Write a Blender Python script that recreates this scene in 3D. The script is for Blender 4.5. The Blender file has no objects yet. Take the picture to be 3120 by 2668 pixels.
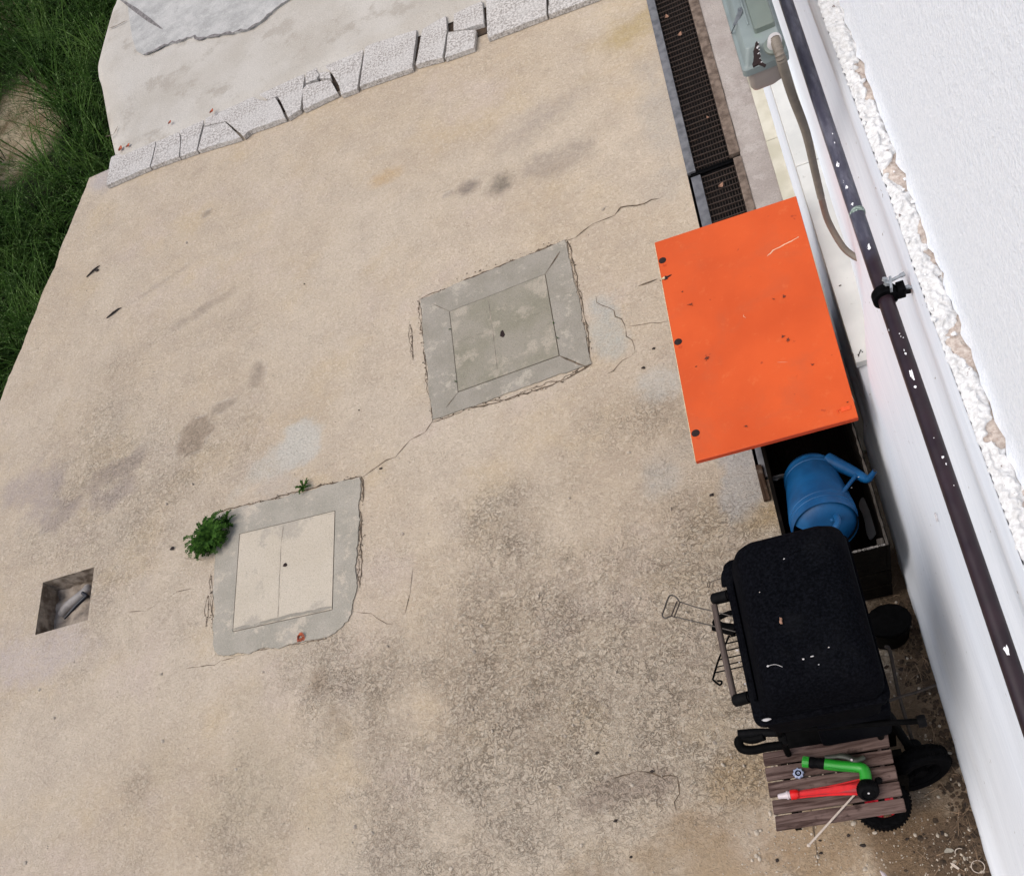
import bpy, bmesh, math, random
from mathutils import Vector, Matrix, noise
random.seed(7)
C = bpy.context.scene.collection
PI = math.pi

# ---------------------------------------------------------------- camera
H = 3.3
F, CX, CY = 2934.62, 1560.0, 1887.73
R = ((0.9299173, -0.0832043, -0.3582329), (-0.2274482, -0.8955591, -0.3824150), (-0.2890002, 0.4370937, -0.8517206))
cam = bpy.data.cameras.new('camera'); cam_o = bpy.data.objects.new('camera', cam); C.objects.link(cam_o)
bpy.context.scene.camera = cam_o
cam.sensor_fit = 'HORIZONTAL'; cam.sensor_width = 36.0; cam.lens = F/3120*36
cam.shift_y = (CY-1334)/3120; cam.clip_start = 0.02; cam.clip_end = 300
mw = Matrix.Identity(4)
for i in range(3):
    mw[i][0] = R[0][i]; mw[i][1] = -R[1][i]; mw[i][2] = -R[2][i]
mw[2][3] = H
cam_o.matrix_world = mw

# ---------------------------------------------------------------- sky and sun
SC = bpy.context.scene
w = bpy.data.worlds.new('World'); SC.world = w; w.use_nodes = True
SUN_EL, SUN_AZ = math.radians(56), math.radians(-112)      # azimuth measured from +Y towards +X
nt = w.node_tree; nt.nodes.clear()
sky = nt.nodes.new('ShaderNodeTexSky'); sky.sky_type = 'NISHITA'; sky.sun_disc = False
sky.sun_elevation = SUN_EL; sky.sun_rotation = SUN_AZ; sky.dust_density = 3.0; sky.air_density = 1.0; sky.ozone_density = 0.6
bg = nt.nodes.new('ShaderNodeBackground'); bg.inputs[1].default_value = 0.10
wo = nt.nodes.new('ShaderNodeOutputWorld')
nt.links.new(sky.outputs[0], bg.inputs[0]); nt.links.new(bg.outputs[0], wo.inputs[0])
sl = bpy.data.lights.new('sun', 'SUN'); sl.energy = 1.5; sl.angle = math.radians(60); sl.color = (1.0, 0.95, 0.88)
so = bpy.data.objects.new('sun', sl); C.objects.link(so)
sd = Vector((math.sin(SUN_AZ)*math.cos(SUN_EL), math.cos(SUN_AZ)*math.cos(SUN_EL), math.sin(SUN_EL)))
so.rotation_euler = sd.to_track_quat('Z', 'Y').to_euler()
SC.view_settings.view_transform = 'Standard'; SC.view_settings.look = 'None'
SC.view_settings.exposure = 0.62; SC.view_settings.gamma = 1.0
SC.render.engine = 'CYCLES'

# ---------------------------------------------------------------- measuring helpers (photo pixel + height -> place)
def at(px, py, z=0.0):
    a, b, c = (px-CX)/F, (py-CY)/F, 1.0
    v = [R[0][i]*a + R[1][i]*b + R[2][i]*c for i in range(3)]
    k = (H-z)/-v[2]
    return Vector((v[0]*k, v[1]*k, z))
def dd(x, y, z=0.0): return at(x*1.50579, y*1.50579, z)
def zoomed(x0, y0, s): return lambda x, y, z=0.0: at(x0+x/s, y0+y/s, z)
zA = zoomed(0, 0, 2.072); zB = zoomed(900, 0, 2.072); zL = zoomed(1900, 0, 2.59)
zO = zoomed(1900, 550, 1.969); zQ = zoomed(1980, 1600, 2.302); zT = zoomed(2240, 2200, 2.878)
zC = zoomed(2280, 1300, 3.985); zP = zoomed(2550, 820, 5.37); zW = zoomed(2500, 700, 1.7726)
zF = zoomed(2200, 0, 6.33); zM2 = zoomed(500, 1250, 2.214); zM1 = zoomed(1200, 650, 2.531); zH = zoomed(0, 1600, 2.96)
zR = zoomed(2050, 1780, 4.43); zG = zoomed(2600, 2300, 3.985)

# ---------------------------------------------------------------- object helpers
OFF = {}
def tagp(o, label=None, cat=None, group=None, kind=None):
    if label: o['label'] = label
    if cat: o['category'] = cat
    if group: o['group'] = group
    if kind: o['kind'] = kind
    return o
def thing(name, label, cat, loc=(0, 0, 0), group=None, kind=None):
    o = bpy.data.objects.new(name, None); C.objects.link(o); o.location = loc
    o.empty_display_size = 0.05
    OFF[o.name] = Vector(loc)
    return tagp(o, label, cat, group, kind)
def obj(name, bm, mats, parent=None, smooth=40, loc=None):
    """links a bmesh built in world coordinates as ONE object"""
    if loc is None: loc = Vector((0, 0, 0))
    base = OFF[parent.name] if parent else Vector(loc)
    bmesh.ops.translate(bm, verts=bm.verts, vec=-base)
    bmesh.ops.recalc_face_normals(bm, faces=bm.faces)
    me = bpy.data.meshes.new(name)
    if smooth:
        for f in bm.faces: f.smooth = True
        lim = math.radians(smooth)
        for e in bm.edges:
            if len(e.link_faces) == 2 and e.calc_face_angle(0) > lim: e.smooth = False
    bm.to_mesh(me); bm.free()
    for m in (mats if isinstance(mats, (list, tuple)) else [mats]): me.materials.append(m)
    o = bpy.data.objects.new(name, me); C.objects.link(o)
    if parent: o.parent = parent
    else: o.location = base
    OFF[o.name] = base
    return o
def BM(): return bmesh.new()
def box(bm, c, s, yaw=0, bev=0, M=None, mi=0):
    n0 = len(bm.faces)
    r = bmesh.ops.create_cube(bm, size=1.0)
    vs = r['verts']
    bmesh.ops.scale(bm, vec=s, verts=vs)
    if bev:
        es = list({e for v in vs for e in v.link_edges})
        r2 = bmesh.ops.bevel(bm, geom=es, offset=bev, segments=2, affect='EDGES', profile=0.6)
        vs = list({v for f in list(bm.faces)[n0:] for v in f.verts})
    T = Matrix.Translation(Vector(c)) @ (M if M else Matrix.Rotation(yaw, 4, 'Z'))
    bmesh.ops.transform(bm, matrix=T, verts=vs)
    bm.faces.ensure_lookup_table()
    for f in list(bm.faces)[n0:]: f.material_index = mi
def prism(bm, poly, z0, z1, mi=0, jit=0):
    """poly: list of (x,y) or Vector"""
    a = [bm.verts.new((p[0], p[1], z0)) for p in poly]
    b = [bm.verts.new((p[0], p[1], z1)) for p in poly]
    n = len(poly); fs = []
    fs.append(bm.faces.new(b)); fs.append(bm.faces.new(a[::-1]))
    for i in range(n):
        j = (i+1) % n
        fs.append(bm.faces.new((a[i], a[j], b[j], b[i])))
    for f in fs: f.material_index = mi
def frames(pts, closed=False):
    n = len(pts); out = []; prev = None
    for i in range(n):
        if closed: t = pts[(i+1) % n]-pts[i-1]
        else: t = pts[min(i+1, n-1)]-pts[max(i-1, 0)]
        if t.length < 1e-9: t = Vector((0, 0, 1))
        t.normalize()
        if prev is None:
            u = t.cross(Vector((0, 0, 1)))
            if u.length < 1e-3: u = t.cross(Vector((1, 0, 0)))
        else: u = prev - t*prev.dot(t)
        u.normalize(); prev = u
        out.append((u, t.cross(u)))
    return out
def tube(bm, pts, r, seg=10, closed=False, mi=0, flat=1.0):
    pts = [Vector(p) for p in pts]; fr = frames(pts, closed); n = len(pts); rings = []
    for i, p in enumerate(pts):
        rr = r[i] if isinstance(r, (list, tuple)) else r
        u, v = fr[i]
        rings.append([bm.verts.new(p + u*math.cos(2*PI*k/seg)*rr + v*math.sin(2*PI*k/seg)*rr*flat) for k in range(seg)])
    for i in range(n if closed else n-1):
        a, b = rings[i], rings[(i+1) % n]
        for k in range(seg):
            f = bm.faces.new((a[k], a[(k+1) % seg], b[(k+1) % seg], b[k])); f.material_index = mi
    if not closed:
        bm.faces.new(rings[0][::-1]).material_index = mi; bm.faces.new(rings[-1]).material_index = mi
    return rings
def smoothpts(pts, n=6, closed=False):
    P = [Vector(p) for p in pts]; out = []; m = len(P)
    rng = range(m) if closed else range(m-1)
    for i in rng:
        if closed: a, b, c, d = P[i-1], P[i], P[(i+1) % m], P[(i+2) % m]
        else: a, b, c, d = P[max(i-1, 0)], P[i], P[i+1], P[min(i+2, m-1)]
        for k in range(n):
            t = k/n
            out.append(0.5*((2*b)+(c-a)*t+(2*a-5*b+4*c-d)*t*t+(3*b-a-3*c+d)*t**3))
    if not closed: out.append(P[-1])
    return out
def axis_matrix(o, d):
    d = Vector(d).normalized()
    return Matrix.Translation(Vector(o)) @ d.to_track_quat('Z', 'Y').to_matrix().to_4x4()
def lathe(bm, prof, M=None, seg=24, mi=0, sx=1.0, sy=1.0, cap0=True, cap1=True):
    rings = []
    for r, z in prof:
        ring = []
        for k in range(seg):
            a = 2*PI*k/seg; p = Vector((r*math.cos(a)*sx, r*math.sin(a)*sy, z))
            ring.append(bm.verts.new(M @ p if M else p))
        rings.append(ring)
    for i in range(len(rings)-1):
        a, b = rings[i], rings[i+1]
        for k in range(seg):
            f = bm.faces.new((a[k], a[(k+1) % seg], b[(k+1) % seg], b[k])); f.material_index = mi
    if cap0: bm.faces.new(rings[0][::-1]).material_index = mi
    if cap1: bm.faces.new(rings[-1]).material_index = mi
def rrect(x0, x1, y0, y1, r, n=6):
    out = []
    for cx, cy, a0 in ((x1-r, y1-r, 0), (x0+r, y1-r, PI/2), (x0+r, y0+r, PI), (x1-r, y0+r, 1.5*PI)):
        for k in range(n+1):
            a = a0+PI/2*k/n; out.append(Vector((cx+r*math.cos(a), cy+r*math.sin(a), 0)))
    return out
def loft(bm, loops, mi=0, cap0=True, cap1=True):
    V = [[bm.verts.new(p) for p in L] for L in loops]
    n = len(V[0])
    for a, b in zip(V, V[1:]):
        for k in range(n):
            f = bm.faces.new((a[k], a[(k+1) % n], b[(k+1) % n], b[k])); f.material_index = mi
    if cap0: bm.faces.new(V[0][::-1]).material_index = mi
    if cap1: bm.faces.new(V[-1]).material_index = mi
def blob(bm, c, r, sx=1, sy=1, sz=1, sub=2, amp=0.25, seed=0, mi=0):
    n0 = len(bm.verts); nf = len(bm.faces)
    bmesh.ops.create_icosphere(bm, subdivisions=sub, radius=1.0)
    bm.verts.ensure_lookup_table(); bm.faces.ensure_lookup_table()
    for v in list(bm.verts)[n0:]:
        k = 1+amp*noise.noise(v.co*1.7+Vector((seed*3.1, seed*1.7, seed)))*2
        v.co = Vector((v.co.x*sx*r*k+c[0], v.co.y*sy*r*k+c[1], v.co.z*sz*r*k+c[2]))
    for f in list(bm.faces)[nf:]: f.material_index = mi
def jag(p, q, amp, step, seed=0):
    """jagged line on the ground between two points"""
    p = Vector((p[0], p[1], 0)); q = Vector((q[0], q[1], 0)); d = q-p; L = d.length
    n = max(2, int(L/step)); nrm = Vector((-d.y, d.x, 0)).normalized(); out = []
    for i in range(n+1):
        t = i/n; e = min(1, 6*t, 6*(1-t)) if n > 3 else 0
        o = noise.noise(Vector((t*L*9, seed*7.3, 0)))*amp*2 + random.uniform(-amp, amp)*0.6
        out.append(p+d*t+nrm*o*e)
    return out
def ribbon(bm, pts, w, z, mi=0, vary=0.7, fray=0):
    P = [Vector((p[0], p[1], z)) for p in pts]; prev = None
    for i, p in enumerate(P):
        t = (P[min(i+1, len(P)-1)]-P[max(i-1, 0)]); t.normalize(); n = Vector((-t.y, t.x, 0))
        end = 0.25 if i in (0, len(P)-1) else 1
        a = w*(1-vary*random.random())*0.5*end; b = w*(1-vary*random.random())*0.5*end
        cur = (bm.verts.new(p+n*a), bm.verts.new(p-n*b))
        if prev:
            f = bm.faces.new((prev[0], prev[1], cur[1], cur[0])); f.material_index = mi
        prev = cur

# ---------------------------------------------------------------- materials
class Mat:
    def __init__(s, name, rough=0.8, metal=0.0, spec=0.5):
        s.m = bpy.data.materials.new(name); s.m.use_nodes = True; s.t = s.m.node_tree
        s.b = s.t.nodes['Principled BSDF']; s.b.inputs['Roughness'].default_value = rough
        s.b.inputs['Metallic'].default_value = metal; s.b.inputs['Specular IOR Level'].default_value = spec
        s.co = s.t.nodes.new('ShaderNodeTexCoord').outputs['Object']; s._bump = None
    def N(s, k): return s.t.nodes.new(k)
    def L(s, a, b):
        if isinstance(a, (int, float)): b.default_value = a
        elif isinstance(a, (tuple, list)): b.default_value = tuple(a)+((1,) if len(a) == 3 and len(b.default_value) == 4 else ())
        else: s.t.links.new(a, b)
    def map(s, vec=None, loc=(0, 0, 0), rot=(0, 0, 0), scale=(1, 1, 1), kind='POINT'):
        n = s.N('ShaderNodeMapping'); n.vector_type = kind
        s.L(vec or s.co, n.inputs[0]); n.inputs[1].default_value = loc; n.inputs[2].default_value = rot; n.inputs[3].default_value = scale
        return n.outputs[0]
    def noise(s, scale, detail=4, rough=0.55, dist=0, vec=None, col=False):
        n = s.N('ShaderNodeTexNoise'); s.L(vec or s.co, n.inputs['Vector'])
        n.inputs['Scale'].default_value = scale; n.inputs['Detail'].default_value = detail
        n.inputs['Roughness'].default_value = rough; n.inputs['Distortion'].default_value = dist
        return n.outputs['Color' if col else 'Fac']
    def vor(s, scale, feat='F1', vec=None, out='Distance', rnd=1.0):
        n = s.N('ShaderNodeTexVoronoi'); n.feature = feat; s.L(vec or s.co, n.inputs['Vector'])
        n.inputs['Scale'].default_value = scale; n.inputs['Randomness'].default_value = rnd
        return n.outputs[out]
    def rng(s, f, a, b, c=0.0, d=1.0, smooth=True):
        n = s.N('ShaderNodeMapRange'); n.clamp = True
        if smooth: n.interpolation_type = 'SMOOTHSTEP'
        s.L(f, n.inputs[0])
        for i, v in enumerate((a, b, c, d)): n.inputs[i+1].default_value = v
        return n.outputs[0]
    def op(s, o, a, b=0.0, c=None, clamp=False):
        n = s.N('ShaderNodeMath'); n.operation = o; n.use_clamp = clamp; s.L(a, n.inputs[0]); s.L(b, n.inputs[1])
        if c is not None: s.L(c, n.inputs[2])
        return n.outputs[0]
    def mix(s, f, a, b, mode='MIX'):
        n = s.N('ShaderNodeMix'); n.data_type = 'RGBA'; n.blend_type = mode
        s.L(f, n.inputs[0]); s.L(a, n.inputs[6]); s.L(b, n.inputs[7]); return n.outputs[2]
    def bump(s, h, strength=0.3, dist=0.01):
        n = s.N('ShaderNodeBump'); n.inputs['Strength'].default_value = strength; n.inputs['Distance'].default_value = dist
        s.L(h, n.inputs['Height'])
        if s._bump is not None: s.L(s._bump, n.inputs['Normal'])
        s._bump = n.outputs[0]; s.L(s._bump, s.b.inputs['Normal'])
    def col(s, c): s.L(c, s.b.inputs['Base Color'])
    def rough(s, c): s.L(c, s.b.inputs['Roughness'])
    def spot(s, c, rx, ry, ang=0, soft=0.5, wob=0.5, nz=None, vec=None):
        p = s.map(vec, loc=(c[0], c[1], 0), rot=(0, 0, ang), scale=(rx, ry, 1), kind='TEXTURE')
        v = s.N('ShaderNodeVectorMath'); v.operation = 'LENGTH'
        q = s.N('ShaderNodeVectorMath'); q.operation = 'MULTIPLY'; s.L(p, q.inputs[0]); q.inputs[1].default_value = (1, 1, 0)
        s.L(q.outputs[0], v.inputs[0])
        d = v.outputs['Value']
        if nz is not None: d = s.op('ADD', d, s.op('MULTIPLY', s.op('SUBTRACT', nz, 0.5), wob))
        return s.rng(d, 1.0, 1.0-soft, 0, 1)
def simple(name, c, rough=0.6, var=0.25, scale=30, c2=None, bump=0.15, bs=150, bd=0.002, metal=0.0, spec=0.5, spots=None, spotscale=60):
    m = Mat(name, rough, metal, spec)
    k = m.mix(m.rng(m.noise(scale, 5), 0.3, 0.7), tuple(x*(1-var) for x in c), c2 or tuple(min(1, x*(1+var)) for x in c))
    if spots: k = m.mix(m.rng(m.noise(spotscale, 3, 0.6), 0.66, 0.72), k, spots)
    m.col(k)
    if bump: m.bump(m.noise(bs, 4), bump, bd)
    return m.m

def dk(k, *c): return tuple(min(1.0, x*k) for x in c)
def concrete_ground():
    m = Mat('beige_worn_concrete', 0.92, spec=0.2)
    big = m.noise(0.9, 5, 0.6); mid = m.noise(5, 6, 0.6); fine = m.noise(95, 6, 0.72); tiny = m.noise(260, 3, 0.7)
    warp = m.noise(7, 5, 0.65)
    k = m.mix(m.rng(big, 0.35, 0.66), (0.465, 0.375, 0.275), (0.525, 0.445, 0.35))
    k = m.mix(m.rng(mid, 0.35, 0.72, 0, 0.4), k, (0.38, 0.31, 0.25))
    k = m.mix(m.rng(m.noise(2.3, 5, 0.6, vec=m.map(loc=(4, 9, 0))), 0.5, 0.72, 0, 0.5), k, (0.50, 0.385, 0.235))
    k = m.mix(m.rng(m.noise(1.6, 6, 0.65, vec=m.map(loc=(14, 3, 0))), 0.52, 0.70, 0, 0.6), k, (0.51, 0.42, 0.36))
    # attributes 'worn' and 'stain_shade' hold where grit shows and where stains and painted shade lie
    aw = m.N('ShaderNodeAttribute'); aw.attribute_name = 'worn'
    ast = m.N('ShaderNodeAttribute'); ast.attribute_name = 'stain_shade'
    wr = m.op('MULTIPLY_ADD', aw.outputs['Fac'], 0.46, 0.44)
    k0 = k
    pit = m.rng(m.noise(88, 4, 0.7, 0.6), 0.42, 0.29, 0, 1)                # little dirty pits, with shade painted in as the bump alone is weak
    pit2 = m.rng(m.vor(60, vec=m.map(loc=(3, 1, 0))), 0.20, 0.03, 0, 1)
    grit = m.rng(tiny, 0.55, 0.78, 0, 1)
    cc = m.N('ShaderNodeSeparateColor'); m.L(m.vor(78, out='Color'), cc.inputs[0])
    k = m.mix(m.op('MULTIPLY', m.rng(cc.outputs[0], 0.0, 0.45, 1, 0), m.op('MULTIPLY', wr, 0.34)), k, (0.26, 0.185, 0.12))
    k = m.mix(m.op('MULTIPLY', m.rng(cc.outputs[1], 0.55, 1.0, 0, 1), m.op('MULTIPLY', wr, 0.65)), k, (0.66, 0.575, 0.46))
    clus = m.rng(m.noise(6, 7, 0.8, vec=m.map(loc=(1, 6, 0))), 0.36, 0.66, 0.25, 1)
    sq = m.op('ABSOLUTE', m.op('SUBTRACT', m.noise(40, 3, 0.6, 1.0), 0.5))
    sq = m.op('MULTIPLY', m.rng(sq, 0.042, 0.010, 0, 1), m.op('MULTIPLY', clus, m.rng(wr, 0.28, 0.95, 0.12, 1)))
    cell = m.rng(m.vor(62, 'DISTANCE_TO_EDGE', vec=m.mix(0.03, m.co, m.noise(60, 3, 0.6, col=True), 'ADD')), 0.11, 0.0, 0, 1)
    k = m.mix(m.op('MULTIPLY', m.rng(fine, 0.46, 0.34, 0, 1), m.op('MULTIPLY', wr, 0.6)), k, (0.155, 0.105, 0.06))
    k = m.mix(m.op('MULTIPLY', m.op('MULTIPLY', cell, m.rng(mid, 0.4, 0.6)), m.op('MULTIPLY', m.rng(wr, 0.3, 0.9), 0.32)), k, (0.09, 0.06, 0.035))
    k = m.mix(m.op('MULTIPLY', pit, m.op('MULTIPLY', wr, 0.9)), k, (0.07, 0.048, 0.03))  # dirt of the pits together with their painted shade
    k = m.mix(m.op('MULTIPLY', m.rng(tiny, 0.50, 0.66, 0, 1), m.op('MULTIPLY', wr, 0.75)), k, (0.62, 0.535, 0.42))
    fl = m.rng(m.vor(34, out='Distance'), 0.085, 0.06, 0, 0.8)
    k = m.mix(m.op('MULTIPLY', fl, m.rng(m.noise(12, 2), 0.5, 0.6)), k, (0.68, 0.63, 0.55))
    # stains, smears and painted shade where the photograph shows them: (place, rx, ry, angle, colour, amount, softness, wobble)
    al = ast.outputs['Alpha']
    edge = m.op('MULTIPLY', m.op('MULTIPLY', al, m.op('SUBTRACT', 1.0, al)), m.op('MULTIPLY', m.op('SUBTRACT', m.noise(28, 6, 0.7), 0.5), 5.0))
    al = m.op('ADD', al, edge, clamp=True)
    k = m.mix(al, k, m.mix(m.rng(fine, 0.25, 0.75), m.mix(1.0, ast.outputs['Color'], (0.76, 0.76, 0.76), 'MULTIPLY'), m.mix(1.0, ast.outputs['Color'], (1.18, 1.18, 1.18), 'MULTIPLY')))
    k = m.mix(0.10, k, (0.42, 0.36, 0.29))
    k = m.mix(m.op('MULTIPLY', sq, 0.62), k, (0.095, 0.064, 0.036))
    m.col(k)
    m.bump(m.noise(22, 5, 0.6), 0.12, 0.02)
    hgt = m.op('SUBTRACT', m.op('ADD', fine, m.op('MULTIPLY', cc.outputs[1], 0.25)), m.op('MULTIPLY', sq, 0.5))
    m.bump(m.op('MULTIPLY', hgt, wr), 1.0, 0.014)
    return m.m

def grey_cement(name, a, b, fleck=(0.48, 0.45, 0.40), amt=0.8, sc=6):
    m = Mat(name, 0.85, spec=0.25)
    k = m.mix(m.rng(m.noise(sc, 6, 0.6), 0.35, 0.65), a, b)
    k = m.mix(m.rng(m.noise(sc*1.7, 8, 0.7, vec=m.map(loc=(5, 2, 1))), 0.52, 0.62, 0, amt), k, fleck)
    k = m.mix(m.rng(m.noise(180, 3, 0.7), 0.50, 0.68, 0, 0.55), k, dk(0.62, *a))
    k = m.mix(m.rng(m.noise(110, 4, 0.7, vec=m.map(loc=(8, 1, 4))), 0.52, 0.68, 0, 0.4), k, dk(1.2, *b))
    k = m.mix(m.rng(m.vor(26), 0.06, 0.03, 0, 0.7), k, (0.12, 0.10, 0.08))
    m.col(k); m.bump(m.noise(80, 5, 0.7), 0.5, 0.006); return m.m
def speckled_granite():
    m = Mat('speckled_grey_granite', 0.75, spec=0.3)
    k = m.mix(m.rng(m.noise(90, 4, 0.75), 0.38, 0.6), (0.22, 0.20, 0.18), (0.56, 0.53, 0.50))
    k = m.mix(m.rng(m.noise(6, 4), 0.4, 0.7, 0, 0.5), k, (0.52, 0.50, 0.475))
    k = m.mix(m.rng(m.noise(120, 3, 0.8, vec=m.map(loc=(3, 3, 3))), 0.60, 0.68, 0, 0.75), k, (0.14, 0.125, 0.115))
    m.col(k); m.bump(m.noise(120, 4), 0.2, 0.003); return m.m
def wall_white():
    m = Mat('white_wall_paint', 0.62, spec=0.35)
    st = m.noise(9, 5, 0.6, vec=m.map(scale=(1, 0.35, 6)))
    k = m.mix(m.rng(st, 0.35, 0.7), (0.75, 0.795, 0.86), (0.80, 0.84, 0.90))
    k = m.mix(m.rng(m.noise(70, 2, 0.5, vec=m.map(scale=(1, 0.6, 1))), 0.735, 0.76, 0, 0.8), k, (0.30, 0.27, 0.25))
    # grime along the foot of the wall
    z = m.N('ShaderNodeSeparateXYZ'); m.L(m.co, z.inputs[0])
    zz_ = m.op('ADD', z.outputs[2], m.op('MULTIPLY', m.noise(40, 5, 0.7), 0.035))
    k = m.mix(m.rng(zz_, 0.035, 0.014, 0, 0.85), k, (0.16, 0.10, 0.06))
    m.col(k); m.bump(st, 0.15, 0.012); m.bump(m.noise(240, 3), 0.08, 0.002); return m.m
def rough_plaster():
    m = Mat('coarse_white_render', 0.8, spec=0.2)
    n1 = m.noise(150, 4, 0.7); n2 = m.noise(45, 4, 0.6)
    m.col(m.mix(m.rng(n1, 0.3, 0.6), (0.73, 0.765, 0.825), (0.82, 0.845, 0.885)))
    m.bump(n2, 0.35, 0.008); m.bump(n1, 0.6, 0.004); return m.m
def crumbly():
    m = Mat('crumbled_plaster', 0.9, spec=0.15)
    n = m.noise(16, 6, 0.65); n2 = m.noise(120, 4, 0.7)
    k = m.mix(m.rng(n2, 0.3, 0.7), (0.50, 0.495, 0.49), (0.70, 0.705, 0.71))
    at_ = m.N('ShaderNodeAttribute'); at_.attribute_name = 'bare'
    k = m.mix(m.rng(m.op('ADD', at_.outputs['Fac'], m.op('MULTIPLY', m.op('SUBTRACT', n, 0.5), 1.2)), 0.66, 0.74), k, m.mix(m.rng(n2, .3, .7), (0.36, 0.29, 0.25), (0.58, 0.52, 0.47)))
    k = m.mix(m.rng(m.noise(38, 5, 0.7, vec=m.map(loc=(1, 2, 3))), 0.655, 0.68, 0, 0.85), k, (0.12, 0.07, 0.06))
    m.col(k); m.bump(n2, 0.4, 0.003); return m.m
def wood(name, a, b, c, axis=0, rough=0.8, sc=1.0):
    m = Mat(name, rough, spec=0.04)
    s = [60*sc, 60*sc, 60*sc]; s[axis] = 5*sc
    g = m.noise(1.0, 6, 0.65, 1.2, vec=m.map(scale=tuple(s)))
    k = m.mix(m.rng(g, 0.3, 0.7), a, b)
    k = m.mix(m.rng(m.noise(18*sc, 5, 0.6), 0.58, 0.7, 0, 0.7), k, c)
    m.col(k); m.bump(g, 0.4, 0.003); return m.m
def black_enamel():
    m = Mat('black_enamel', 0.85, spec=0.015)
    k = m.mix(m.rng(m.noise(150, 4, 0.7), 0.35, 0.8), (0.0015, 0.0016, 0.0024), (0.0070, 0.0076, 0.0105))
    k = m.mix(m.rng(m.noise(4, 5, 0.6, vec=m.map(loc=(7, 7, 7))), 0.5, 0.75, 0, 0.5), k, (0.012, 0.0125, 0.014))
    m.col(k); m.bump(m.noise(170, 3), 0.15, 0.002); return m.m
def orange_board():
    m = Mat('orange_melamine', 0.5, spec=0.3)
    k = m.mix(m.rng(m.noise(3, 5), 0.3, 0.7), (0.50, 0.068, 0.011), (0.585, 0.086, 0.015))
    k = m.mix(m.rng(m.noise(220, 3, 0.6), 0.6, 0.78, 0, 0.3), k, (0.44, 0.06, 0.013))
    n5 = m.noise(22, 4, 0.6, vec=m.map(loc=(3, 8, 1)))
    k = m.mix(m.rng(n5, 0.69, 0.75, 0, 0.75), k, (0.28, 0.03, 0.008))
    k = m.mix(m.rng(m.noise(5, 6, 0.7, 0.5, vec=m.map(loc=(2, 2, 2))), 0.5, 0.72, 0, 0.35), k, (0.42, 0.085, 0.03))
    k = m.mix(m.rng(m.noise(26, 5, 0.7, vec=m.map(loc=(9, 2, 2))), 0.56, 0.72, 0, 0.25), k, (0.62, 0.17, 0.06))
    m.col(k); m.bump(m.noise(300, 3), 0.12, 0.001); return m.m
def pipe_paint():
    m = Mat('dark_purple_brown_paint', 0.36, spec=0.35)
    k = m.mix(m.rng(m.noise(12, 5), 0.3, 0.7), (0.012, 0.0055, 0.009), (0.023, 0.011, 0.016))
    k = m.mix(m.rng(m.noise(26, 4, 0.6, vec=m.map(scale=(1, 0.6, 1))), 0.78, 0.80), k, (0.6, 0.6, 0.62))
    sy_ = m.N('ShaderNodeSeparateXYZ'); m.L(m.co, sy_.inputs[0])
    wv = m.rng(m.op('ADD', sy_.outputs[1], m.op('MULTIPLY', m.noise(18, 5, 0.7), 0.12)), 0.30, 0.40, 0, 1)     # scuffed blue-grey stretch
    k = m.mix(m.op('MULTIPLY', wv, 0.8), k, m.mix(m.rng(m.noise(40, 5, 0.7, vec=m.map(scale=(1, .25, 1))), 0.4, 0.75), (0.05, 0.05, 0.075), (0.15, 0.15, 0.19)))
    m.col(k); m.rough(m.rng(m.noise(30, 4), 0.3, 0.7, 0.28, 0.5)); m.bump(m.noise(60, 3), 0.1, 0.002); return m.m
def grass_mat():
    m = Mat('grass_blade', 0.7, spec=0.04)
    k = m.mix(m.rng(m.noise(9, 3), 0.35, 0.65), (0.006, 0.020, 0.002), (0.030, 0.068, 0.010))
    k = m.mix(m.rng(m.noise(3, 3, vec=m.map(loc=(9, 0, 0))), 0.5, 0.75, 0, 0.7), k, (0.085, 0.145, 0.032))
    k = m.mix(m.rng(m.noise(45, 2, 0.5, vec=m.map(scale=(1, 1, .15))), 0.58, 0.68, 0, 0.8), k, (0.15, 0.22, 0.085))
    m.col(k)
    m.b.inputs['Transmission Weight'].default_value = 0.0
    return m.m
def soil_mat():
    m = Mat('sandy_soil', 0.95, spec=0.1)
    k = m.mix(m.rng(m.noise(6, 6, 0.7), 0.3, 0.7), (0.16, 0.11, 0.06), (0.46, 0.38, 0.26))
    k = m.mix(m.rng(m.noise(120, 3), 0.55, 0.75), k, (0.55, 0.48, 0.36))
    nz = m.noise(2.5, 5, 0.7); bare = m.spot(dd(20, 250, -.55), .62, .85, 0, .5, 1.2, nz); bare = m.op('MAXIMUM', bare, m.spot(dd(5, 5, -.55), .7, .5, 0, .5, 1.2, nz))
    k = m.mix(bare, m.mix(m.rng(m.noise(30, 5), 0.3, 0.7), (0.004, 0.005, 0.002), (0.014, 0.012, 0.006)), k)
    m.col(k); m.bump(m.noise(60, 5), 0.6, 0.02); return m.m

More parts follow.
